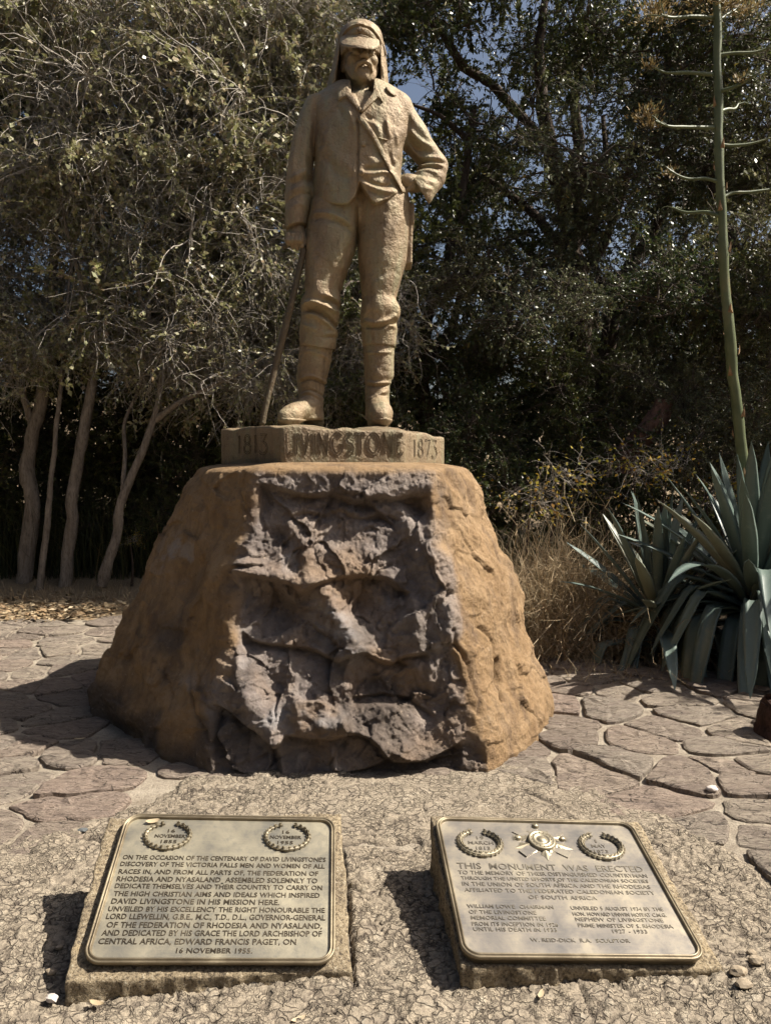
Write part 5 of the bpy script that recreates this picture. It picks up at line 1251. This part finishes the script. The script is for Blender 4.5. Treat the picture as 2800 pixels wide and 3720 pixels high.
# ---- bushes standing on their own
def bush(name, label, kind, items, group=None, cat='shrub', stem=True):
    P0 = np.asarray(items[0][0], float).copy(); P0[2] = 0.0; root = empty(name, P0); tag(root, label, cat, group)
    if stem:
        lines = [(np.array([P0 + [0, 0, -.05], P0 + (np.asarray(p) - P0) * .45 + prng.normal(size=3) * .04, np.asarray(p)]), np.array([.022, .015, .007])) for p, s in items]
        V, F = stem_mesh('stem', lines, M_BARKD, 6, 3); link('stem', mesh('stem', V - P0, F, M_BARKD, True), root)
    for p, s in items: crown(root, kind, p, s, P0)
    return root
bush('leafy_bush', 'dark green bush behind the right edge of the boulder', 'grn', [(at(1750, 1800, 8.6), .55), (at(1830, 1650, 8.8), .6), (at(1700, 1560, 8.9), .55), (at(1900, 1790, 8.5), .5)])
bush('leafy_bush', 'mid green bush under the leaning log on the right', 'grn', [(at(2120, 1800, 8.7), .5), (at(2200, 1620, 8.9), .55), (at(2050, 1640, 8.9), .55), (at(2300, 1760, 8.6), .45)])
bush('leafy_bush', 'grey green bush behind the tall agave stalk', 'olv', [(at(2560, 1650, 8.3), .55), (at(2700, 1500, 8.4), .6), (at(2480, 1450, 8.6), .55), (at(2800, 1700, 8.3), .5)])
bush('leafy_bush', 'dark shaded bush left of the boulder behind the crooked trunk', 'grn', [(at(640, 1780, 10.4), .6), (at(720, 1600, 10.6), .7), (at(560, 1900, 10.3), .5), (at(800, 1500, 10.8), .7), (at(880, 1650, 10.3), .5)])
bush('leafy_bush', 'low dark bush behind the pale straight trunk', 'grn', [(at(250, 1800, 10.7), .6), (at(120, 1900, 10.8), .55), (at(360, 1650, 11.0), .7), (at(180, 1600, 11.0), .7), (at(380, 1880, 10.6), .5)])
bush('leafy_bush', 'dark bush in the gap at the extreme left edge', 'grn', [(at(-40, 1750, 10.5), .7), (at(20, 1600, 10.9), .7), (at(-120, 1950, 10.4), .6)])
bush('yellow_sapling', 'thin sapling with a few yellow leaves above the dry grass mound', 'yel', [(at(1930, 1780, 7.9), .55), (at(2060, 1700, 8.0), .5)], cat='sapling')
bush('yellow_sapling', 'thin sapling with yellow leaves left of the agave stalk', 'yel', [(at(2300, 1720, 7.9), .5), (at(2580, 1780, 7.9), .5), (at(2440, 1650, 8.0), .55)], cat='sapling')
bush('yellow_sapling', 'small sapling with orange leaves beside the crooked pale trunk', 'yel', [(at(470, 1960, 9.7), .22)], cat='sapling')
for k, (x0, lab) in enumerate([(-260, 'dark shrub wall low behind the far left trunks'), (220, 'dark shrub wall low behind the crooked trunk'), (700, 'dark shrub low behind the boulder at the left'), (1250, 'dark shrub low behind the boulder at the right'), (1750, 'dark shrub low behind the dry grass mound'), (2250, 'dark shrub low behind the leaning log'), (2700, 'dark shrub low behind the agaves')]):
    bush('leafy_bush', lab, 'grn', [(at(x0 + dx, py, 12.6 + prng.uniform(-.5, .8)), 1.15) for dx, py in ((0, 1850), (170, 1620), (340, 1880), (80, 1400), (430, 1600), (300, 1380))])
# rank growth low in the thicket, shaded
def blades(name, label, cat, n, area, h, wd, mat, lean=.35, seed=0, K=5, kind='stuff', curl=.5, dens=None, tang=0.0):
    r = np.random.default_rng(seed); x = r.uniform(area[0], area[1], n); y = r.uniform(area[2], area[3], n)
    if dens is not None: k = r.random(n) < dens(x, y); x, y = x[k], y[k]; n = len(x)
    base = np.column_stack([x, y, np.full(n, -.03)]); a = r.uniform(0, 6.28, n); out = np.column_stack([np.cos(a), np.sin(a), 0 * a]); H = h(x, y) * r.uniform(.45, 1.15, n)
    t = np.linspace(0, 1, K)[None, :, None]; ln = (r.random(n) * lean)[:, None, None]; cu = (r.random(n) ** 2 * curl)[:, None, None]
    C = base[:, None] + np.array([0, 0, 1.]) * H[:, None, None] * (t - cu * t ** 2.5 * .8) + out[:, None] * H[:, None, None] * (ln * t + cu * t ** 2 * .9)
    C = C + np.cumsum(r.normal(size=(n, K, 3)) * tang, 1) * H[:, None, None] * .5 + r.normal(size=(n, K, 3)) * .02 * t * H[:, None, None]; C[..., 2] = np.maximum(C[..., 2], -.02)
    s = np.column_stack([-np.sin(a), np.cos(a), 0 * a]); s = unit(s + r.normal(size=s.shape) * .5); w_ = (wd * r.uniform(.6, 1.4, n))[:, None, None] * (1 - .85 * t ** 1.5)
    V = np.stack([C - s[:, None] * w_, C + s[:, None] * w_], 2).reshape(-1, 3); i = (np.arange(n)[:, None] * K + np.arange(K - 1)[None]).reshape(-1) * 2
    F = np.stack([i, i + 1, i + 3, i + 2], -1); me = mesh(name, V, F, mat, False, None, np.repeat(r.random(n), 2 * K))
    return tag(link(name, me), label, cat, None, kind)
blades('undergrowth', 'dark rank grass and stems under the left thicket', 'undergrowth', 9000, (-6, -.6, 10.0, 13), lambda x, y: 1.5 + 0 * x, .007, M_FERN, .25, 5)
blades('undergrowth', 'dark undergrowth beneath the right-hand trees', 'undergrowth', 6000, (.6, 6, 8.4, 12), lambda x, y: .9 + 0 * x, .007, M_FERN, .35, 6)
mound_ = mound = lambda x, y: np.exp(-((x - 1.72) / .62) ** 2 - ((y - 7.35) / .62) ** 2)
blades('dry_grass', 'tangled mound of dry straw-coloured grass right of the boulder', 'dry grass', 22000, (.7, 3.2, 6.35, 8.5), lambda x, y: .26 + .95 * mound(x, y), .0042, M_STRAW, .8, 7, 12, curl=1.5, tang=.13, dens=lambda x, y: .12 + .95 * np.exp(-((x - 1.75) / .75) ** 2 - ((y - 7.3) / .75) ** 2))
blades('dry_grass', 'sparse dry grass along the foot of the left thicket', 'dry grass', 2600, (-5.2, -1.0, 8.9, 10.4), lambda x, y: .28 + 0 * x, .0035, M_STRAW, .7, 8, 6, curl=1.2)
blades('dry_grass', 'short dry tufts at the edge of the paving under the agave', 'dry grass', 1500, (1.4, 4.6, 5.75, 6.7), lambda x, y: .16 + 0 * x, .003, M_STRAW, .9, 9, 6, curl=1.3)
def litter(label, n, area, seed, size=(.03, .08), dens=None, z=.01):
    r = np.random.default_rng(seed); x = r.uniform(area[0], area[1], n); y = r.uniform(area[2], area[3], n)
    if dens is not None: k = r.random(n) < dens(x, y); x, y = x[k], y[k]; n = len(x)
    a = r.uniform(0, 6.28, n); d = np.column_stack([np.cos(a), np.sin(a), r.normal(size=n) * .25])
    gz = z + r.random(n) * .05; pos = np.column_stack([x, y, gz]); V, F, rn = leaf_quads(r, pos, d, r.uniform(*size, n), .55, 2.0)
    V[:, 2] = np.maximum(V[:, 2], .004)
    tag(link('leaf_litter', mesh('leaf_litter', V, F, M_LITTER, False, None, rn)), label, 'leaf litter', None, 'stuff')
litter('pale fallen leaves heaped along the foot of the left thicket', 15000, (-5.6, -.6, 7.9, 10.8), 15, (.04, .10), dens=lambda x, y: sstep(8.0, 8.7, y + .25 * np.sin(x * 3)))
litter('brown fallen leaves along the paving edge under the agaves', 3800, (.6, 5.0, 5.6, 8.2), 16, (.02, .055), dens=lambda x, y: sstep(0, .5, y - np.interp(x, [.6, 1.3, 2.35, 3.5, 5], [7.4, 6.75, 6.1, 5.6, 5.0])))

# ---- leaning log
lg = pl([(2412, 1462), (2372, 1530), (2330, 1590), (2285, 1650), (2262, 1720)], 8.7, 74, 84)
V, F = stem_mesh('log', [lg], M_BARKD, 12, 40); lo = link('leaning_log', mesh('leaning_log', V - lg[0][-1], F, mat_bark('reddish bark', (.10, .055, .04), (.27, .165, .125)), True), None, tuple(lg[0][-1]))
tag(lo, 'reddish brown broken log leaning in the bushes right of the boulder', 'log')

# ---- trees round the rest of the clearing (unseen: right-hand ones shade the agaves, the ring dims the ambient light)
def side_tree(label, x, y, h, kind, R, n, seed, z0=.45):
    r = np.random.default_rng(seed); p = np.array([x, y, 0.]); root = empty('clearing_tree', p); tag(root, label, 'tree', 'trees round the rest of the clearing')
    top = p + [r.uniform(-.3, .3), r.uniform(-.3, .3), h * .8]; lines = [(np.array([p + [0, 0, -.1], p + [.1, .05, h * .3], top]), np.array([.16, .12, .05]))]
    for k in range(5):
        a = r.uniform(0, 6.28); s = p + (top - p) * r.uniform(.35, .7); lines.append((np.array([s, s + [math.cos(a) * R * .4, math.sin(a) * R * .4, .5], s + [math.cos(a) * R * .8, math.sin(a) * R * .8, .8]]), np.array([.06, .04, .015])))
    V, F = stem_mesh('trunk', lines, M_BARKD, 8, seed); link('trunk', mesh('trunk', V - p, F, M_BARKD, True), root)
    for k in range(n):
        d = unit(r.normal(size=3)) * r.random() ** .4; crown(root, kind, p + np.array([d[0] * R, d[1] * R, h * (z0 + (1 - z0) * .5) + d[2] * h * (1 - z0) * .5]), r.uniform(1.0, 1.4) * (1.0 if n > 10 else 1.5), p)
side_tree('leafy tree out of view to the right whose crown shades the agaves', 7.7, 6.1, 5.4, 'grn', 1.2, 12, 1)
side_tree('tall tree out of view to the right behind the agaves', 8.2, 9.0, 8.5, 'grn', 1.8, 12, 2, .3)
for k, (x, y) in enumerate([(-9, 5), (-8.5, 0), (-7, -5), (-2.5, -8), (3, -8.5), (8, -7), (11, -2), (-9, 9)]):  # ring of unseen trees added to block sky light and ground bounce
    side_tree(['tree out of view left of the boulder', 'tree out of view left of the camera', 'tree out of view behind the camera on the left', 'tree out of view straight behind the camera', 'tree out of view behind the camera on the right', 'far tree out of view behind the camera at the right corner', 'tree out of view right of the camera', 'tree out of view beyond the left end of the thicket'][k], x, y, 7.0, 'grn', 2.6, 10, 20 + k, .12)
# ================================================================== AGAVES
def mat_agave():
    b = NB('agave leaf'); v = b.coord('Object'); n = b.noise(v, 3, 4); r = b.attr('rnd')
    c = b.ramp(r, [(0, (.085, .12, .10)), (.5, (.135, .185, .16)), (.9, (.20, .25, .21)), (1, (.26, .25, .16))])
    vs = b.n('NewGeometry').outputs['Position']; c = b.mix(b.ramp(b.noise(vs, 26, 4), [(.55, 0), (.75, .35)]), c, (.25, .28, .24))
    return b.done(c, .42, spec=.45, normal=b.bump(b.noise(vs, 60, 3), .15, .003))
def mat_stalk():
    b = NB('agave stalk'); v = b.n('NewGeometry').outputs['Position']; n = b.noise(v, 6, 5)
    return b.done(b.ramp(n, [(.3, (.10, .125, .06)), (.6, (.155, .18, .09)), (.8, (.21, .195, .10))]), .5, normal=b.bump(b.noise(v, 40, 3), .2, .004))
M_AG, M_STALK = mat_agave(), mat_stalk()
M_FLOWER = mat_leaf('dry agave flowers', [(0, (.23, .15, .06)), (.5, (.36, .26, .11)), (1, (.46, .38, .16))], .6, .2)
M_BRACT = mat_plain('dry bract', (.26, .15, .08), (.40, .27, .15), 20)
def agave_leaf(L, W, elev, droop, fold_at, seed):
    "channelled strap leaf along +x from the origin; fold_at: fraction where it kinks down (None = straight)"
    r = np.random.default_rng(seed); K = 15; t = np.linspace(0, 1, K); a = np.full(K, elev) - droop * t ** 1.6
    if fold_at is not None: a = a - 1.25 * sstep(fold_at - .07, fold_at + .07, t)
    x = np.concatenate([[0], np.cumsum(np.cos(a[:-1]) * L / (K - 1))]); z = np.concatenate([[0], np.cumsum(np.sin(a[:-1]) * L / (K - 1))])
    w_ = W * np.interp(t, [0, .12, .35, .6, .85, .96, 1], [.55, .62, .95, 1.0, .62, .2, .01]); V = []
    tw = r.uniform(-.35, .35) * t
    for k in range(K):
        nx_, nz = -math.sin(a[k]), math.cos(a[k]); ch = .22 * w_[k] * (1 - t[k] * .5)
        for s, hh in ((-1, ch), (-.5, ch * .2), (0, -ch * .25), (.5, ch * .2), (1, ch)):
            yy = s * w_[k] / 2 * math.cos(tw[k]); up = hh + s * w_[k] / 2 * math.sin(tw[k]); V.append((x[k] + nx_ * up, yy, z[k] + nz * up))
        for s in (.8, -.8): V.append((x[k] - nx_ * .006 * (1 - t[k]) + nx_ * ch * .3, s * w_[k] / 2 * math.cos(tw[k]), z[k] - nz * (.012 * (1 - t[k]) + .002) + nz * ch * .3))
    F = []
    for k in range(K - 1):
        b0, b1 = 7 * k, 7 * (k + 1)
        for i in range(6): F.append((b0 + i, b0 + i + 1, b1 + i + 1, b1 + i))
        F.append((b0 + 6, b0, b1, b1 + 6))
    return mesh('leaf', V, F, M_AG, True, None, np.full(len(V), r.random()))
LEAF_UP = [agave_leaf(1.10, .11, 0, d, None, k) for k, d in enumerate((.05, .18, .30, .12))]
LEAF_DN = [agave_leaf(1.30, .125, 0, d, f, 20 + k) for k, (d, f) in enumerate(((.25, .26), (.2, .40), (.35, .33), (.9, None), (1.3, None)))]
def agave(label, P, n_up, n_dn, sc, seed, lift, amin=0.0, amax=6.28, n_fr=0):
    r = np.random.default_rng(seed); P = np.array(P, float); root = empty('agave', P); tag(root, label, 'agave', 'agaves at the right edge of the paving')
    V, F = stem_mesh('stump', [(np.array([[0, 0, -.1], [0, 0, lift * .6], [0, 0, lift + .06]]), np.array([.07, .065, .05]) * sc)], M_BARKD, 12, seed); link('leaf_base', mesh('leaf_base', V, F, M_BARKD, True), root)
    for k in range(n_up):
        q = k / n_up; el = math.radians(84 - 66 * q ** 1.1 + r.uniform(-5, 5)); az = k * 2.39996 + r.uniform(-.2, .2)
        link('leaf', LEAF_UP[r.integers(4)], root, (math.cos(az) * .05 * sc, math.sin(az) * .05 * sc, lift - .05 * q), (0, -el, az), sc * r.uniform(.85, 1.1))
    for k in range(n_dn):
        az = amin + (amax - amin) * (k + r.uniform(0, .8)) / n_dn; el = math.radians(r.uniform(0, 42))
        link('leaf', LEAF_DN[r.integers(5)], root, (math.cos(az) * .07 * sc, math.sin(az) * .07 * sc, lift - .08 - .12 * r.random()), (0, -el, az), sc * r.uniform(.75, 1.05))
    for k in range(n_fr):                                 # long spent leaves hanging towards the paving
        az = r.uniform(2.7, 5.9); el = math.radians(r.uniform(-15, 35))
        link('leaf', LEAF_DN[r.integers(3)], root, (math.cos(az) * .08 * sc, math.sin(az) * .08 * sc, lift - .05 - .3 * r.random()), (0, -el, az), sc * r.uniform(.8, 1.15))
    return root
AGB = at(2735, 2120, 6.25)
ag1 = agave('large blue-grey agave with drooping strap leaves and a tall branched flower stalk', (AGB[0], 6.25, 0), 46, 30, 1.05, 5, AGB[2] - .05, n_fr=34)
a2 = at(2390, 2215, 6.6)
agave('smaller dark agave with stiff upright sword leaves, left of the tall stalk', (a2[0], a2[1], 0), 30, 12, .90, 9, a2[2], n_fr=14)
agave('agave half cut off by the right edge, behind the tall stalk', (3.75, 6.7, 0), 30, 12, 1.0, 12, .3)
def stalk():
    base = np.array([AGB[0], 6.25, 0.])
    pts = [(2738, 2120), (2722, 1950), (2700, 1700), (2668, 1400), (2642, 1100), (2622, 800), (2611, 500), (2606, 180), (2602, 0), (2600, -180)]
    P, R = pl(pts, 6.25, 46, 22); V, F = stem_mesh('s', [(P, R)], M_STALK, 12, 70)
    o = link('flower_stalk', mesh('flower_stalk', V - base, F, M_STALK, True), ag1)
    r = np.random.default_rng(3)
    def cluster(c, s, n):
        pos = c + r.normal(size=(n, 3)) * np.array([s, s, s * .55]); d = unit(pos - c + np.array([0, 0, .05])) + np.array([0, 0, .5])
        V, F, rn = leaf_quads(r, pos, d, r.uniform(.02, .045, n), .35); k = 26
        ends = pos[r.integers(0, n, k)]; tw = np.stack([np.broadcast_to(c, (k, 3)), (c + ends) / 2 + [0, 0, -.01], ends], 1); v2, f2 = tubes(tw, np.full((k, 3), .0022), 3)
        fc_ = link('flower_cluster', mesh('flower_cluster', np.concatenate([V, v2]) - base, np.concatenate([F, f2 + len(V)]), M_FLOWER, False, None, np.concatenate([rn, np.full(len(v2), .2)])), o); fc_['kind'] = 'stuff'
    for b in [[(2590, 62), (2520, 58), (2440, 62), (2400, 50)], [(2588, 270), (2500, 262), (2420, 262), (2368, 240)], [(2590, 462), (2500, 460), (2430, 458), (2380, 438)], [(2605, 660), (2560, 648), (2490, 648), (2428, 615)], [(2612, 785), (2560, 770), (2490, 772), (2440, 752)],
              [(2612, 200), (2660, 192), (2740, 188), (2800, 168)], [(2610, 332), (2660, 318), (2700, 298), (2745, 268)], [(2614, 405), (2640, 396), (2668, 394), (2682, 372)], [(2618, 525), (2660, 528), (2730, 520), (2810, 496)], [(2628, 715), (2660, 700), (2730, 696), (2815, 684)], [(2604, 80), (2640, 50), (2680, 30)]]:
        dY = r.uniform(-.25, .25); p, rr = pl(b, 6.25, 15, 7, dY); v, f = stem_mesh('b', [(p, rr)], M_STALK, 7, 71); link('flower_branch', mesh('flower_branch', v - base, f, M_STALK, True), o)
        end = p[-1]
        for q in range(3):
            e2 = end + r.normal(size=3) * [.07, .07, .03]; v, f = tubes(np.array([[p[-2] * .3 + end * .7, (end + e2) / 2 + [0, 0, .01], e2]]), np.array([[.006, .004, .003]]), 5); link('flower_branch', mesh('flower_branch', v - base, f, M_STALK, True), o)
    for c, s, n in [((2370, 42), .085, 240), ((2400, 60), .06, 120), ((2650, 15), .10, 320), ((2720, 30), .07, 160), ((2560, -10), .08, 200), ((2345, 415), .05, 130), ((2362, 450), .035, 70), ((2432, 630), .035, 60), ((2360, 235), .04, 60), ((2690, 290), .03, 40)]:
        cluster(at(c[0], c[1], 6.25 + r.uniform(-.15, .15)), s, n)
    for k in range(26):                                   # dry bracts up the stalk
        t = (k + .5) / 26 * .72; i = t * (len(P) - 1); j = int(i); c = P[j] + (P[j + 1] - P[j]) * (i - j); rad = R[j] * 1.02; a = k * 2.4
        out = np.array([math.cos(a), math.sin(a), 0]); s = np.array([-out[1], out[0], 0]); q = c + out * rad
        V = [q - s * rad * .55, q + s * rad * .55, q + out * .012 + [0, 0, .085], q + out * .016 + [0, 0, .03]]
        link('bract', mesh('bract', np.array(V) - base, [(0, 1, 3), (1, 2, 3), (2, 0, 3)], M_BRACT, False), o)
stalk()
# ================================================================== SMALL THINGS
def stone(name, label, cat, P, size, mat, seed, flat=.6, group=None):
    bm = bmesh.new(); bmesh.ops.create_icosphere(bm, subdivisions=2, radius=1)
    V = np.array([v.co for v in bm.verts]); F = [tuple(v.index for v in f.verts) for f in bm.faces]; bm.free()
    V = V * (1 + .25 * vnoise(V, 1.7, seed)[:, None] + .1 * vnoise(V, 4, seed + 1)[:, None]); V = V * np.array([size, size * .75, size * flat]); V[:, 2] -= V[:, 2].min() + size * .08
    return tag(link(name, mesh(name, V, F, mat, False), None, tuple(P)), label, cat, group)
M_WST = mat_plain('pale quartz', (.55, .48, .44), (.74, .68, .63), 40); M_BST = mat_plain('blue grey stone', (.10, .108, .11), (.16, .168, .17), 40); M_TST = mat_plain('tan stone', (.30, .24, .17), (.46, .38, .28), 60)
stone('pebble', 'white quartz chip at the front left corner of the left slab', 'stone', ground(188, 3640, .012), .020, M_WST, 3)
stone('pebble', 'flat blue grey pebble left of the left plaque', 'stone', ground(300, 3022, .012), .022, M_BST, 4, .35)
stone('pebble', 'white stone lying on the flags beyond the right plaque', 'stone', ground(2585, 2875, .012), .028, M_WST, 5)
for k, (x, y, s, lab) in enumerate([(2680, 3545, .030, 'angular tan stone fragment touching the right slab corner'), (2745, 3500, .024, 'small tan stone fragment right of the right slab'), (2730, 3470, .018, 'tiny tan chip above the larger fragments by the right slab'), (2700, 3590, .026, 'flat tan fragment below the right slab corner'),
                               (215, 3450, .014, 'round brown pebble in the shadow left of the left slab'), (185, 3540, .018, 'tan lump left of the left slab front')]):
    stone('stone_fragment', lab, 'stone', ground(x, y, .010), s, M_TST, 20 + k, .55)
def dry_leaf(label, P, size, rot, tilt=(0, 0), col=0):
    t = np.linspace(-1, 1, 7); V = []
    for k, a in enumerate(t):
        w_ = .36 * math.sqrt(max(0, 1 - abs(a) ** 2.2)) + .01; z = .16 * a * a
        V += [(a, -w_, z + .10), (a, 0, z), (a, w_, z + .12)]
    F = []
    for k in range(6):
        for i in range(2): F.append((3 * k + i, 3 * k + i + 1, 3 * k + 4 + i, 3 * k + 3 + i))
    me = mesh('fallen_leaf', np.array(V) * size, F, M_LITTER, True, None, np.full(len(V), .75 + .1 * col))
    tag(link('fallen_leaf', me, None, tuple(P), (tilt[0], tilt[1], rot)), label, 'leaf', 'single fallen leaves')
fl_o, fl_u, fl_v = np.array((-.9871, 2.2593, .0678)), np.array((.991, .1279, -.0401)), np.array((-.1177, .9114, .3943)); fl_n = np.cross(fl_u, fl_v)
dry_leaf('dry curled leaf lying on the left plaque above its left wreath', fl_o + fl_u * .185 + fl_v * .590 + fl_n * .027, .026, .3, (.38, 0), 1)
dry_leaf('dry leaf on the ground in front of the left slab', ground(352, 3648, .018), .026, -.3, (0, 0), 0)
dry_leaf('pale leaf at the bottom edge below the left slab', ground(1085, 3706, .018), .024, .5, (0, 0), 2)
dry_leaf('small dry leaf on the flags in the boulder shadow', ground(290, 2686, .022), .032, .2, (0, 0), 1)
dry_leaf('yellowish leaf scrap below the right slab', ground(1965, 3615, .018), .022, 1.1, (0, 0), 1)
# dark stump at the right edge
def stump():
    P = ground(2815, 2672); pts = np.array([[0, 0, -.05], [.01, 0, .06], [-.005, .01, .14], [.0, .0, .205]]); V, F = stem_mesh('stump', [(pts, np.array([.125, .105, .10, .095]))], M_BARKD, 16, 90)
    m = mat_bark('rusty stump', (.030, .020, .016), (.11, .06, .045), 20)
    root = empty('tree_stump', (P[0], P[1], 0)); tag(root, 'small dark rusty stump at the right edge of the paving', 'stump')
    link('bark', mesh('bark', V, F, m, True), root)
    a = np.linspace(0, 2 * math.pi, 18, endpoint=False); r = np.random.default_rng(2)
    Vt = [(.093 * math.cos(t), .093 * math.sin(t), .198 + r.uniform(-.012, .02)) for t in a] + [(0, 0, .19)]
    link('cut_top', mesh('cut_top', Vt, [(i, (i + 1) % 18, 18) for i in range(18)], m, False), root)
stump()
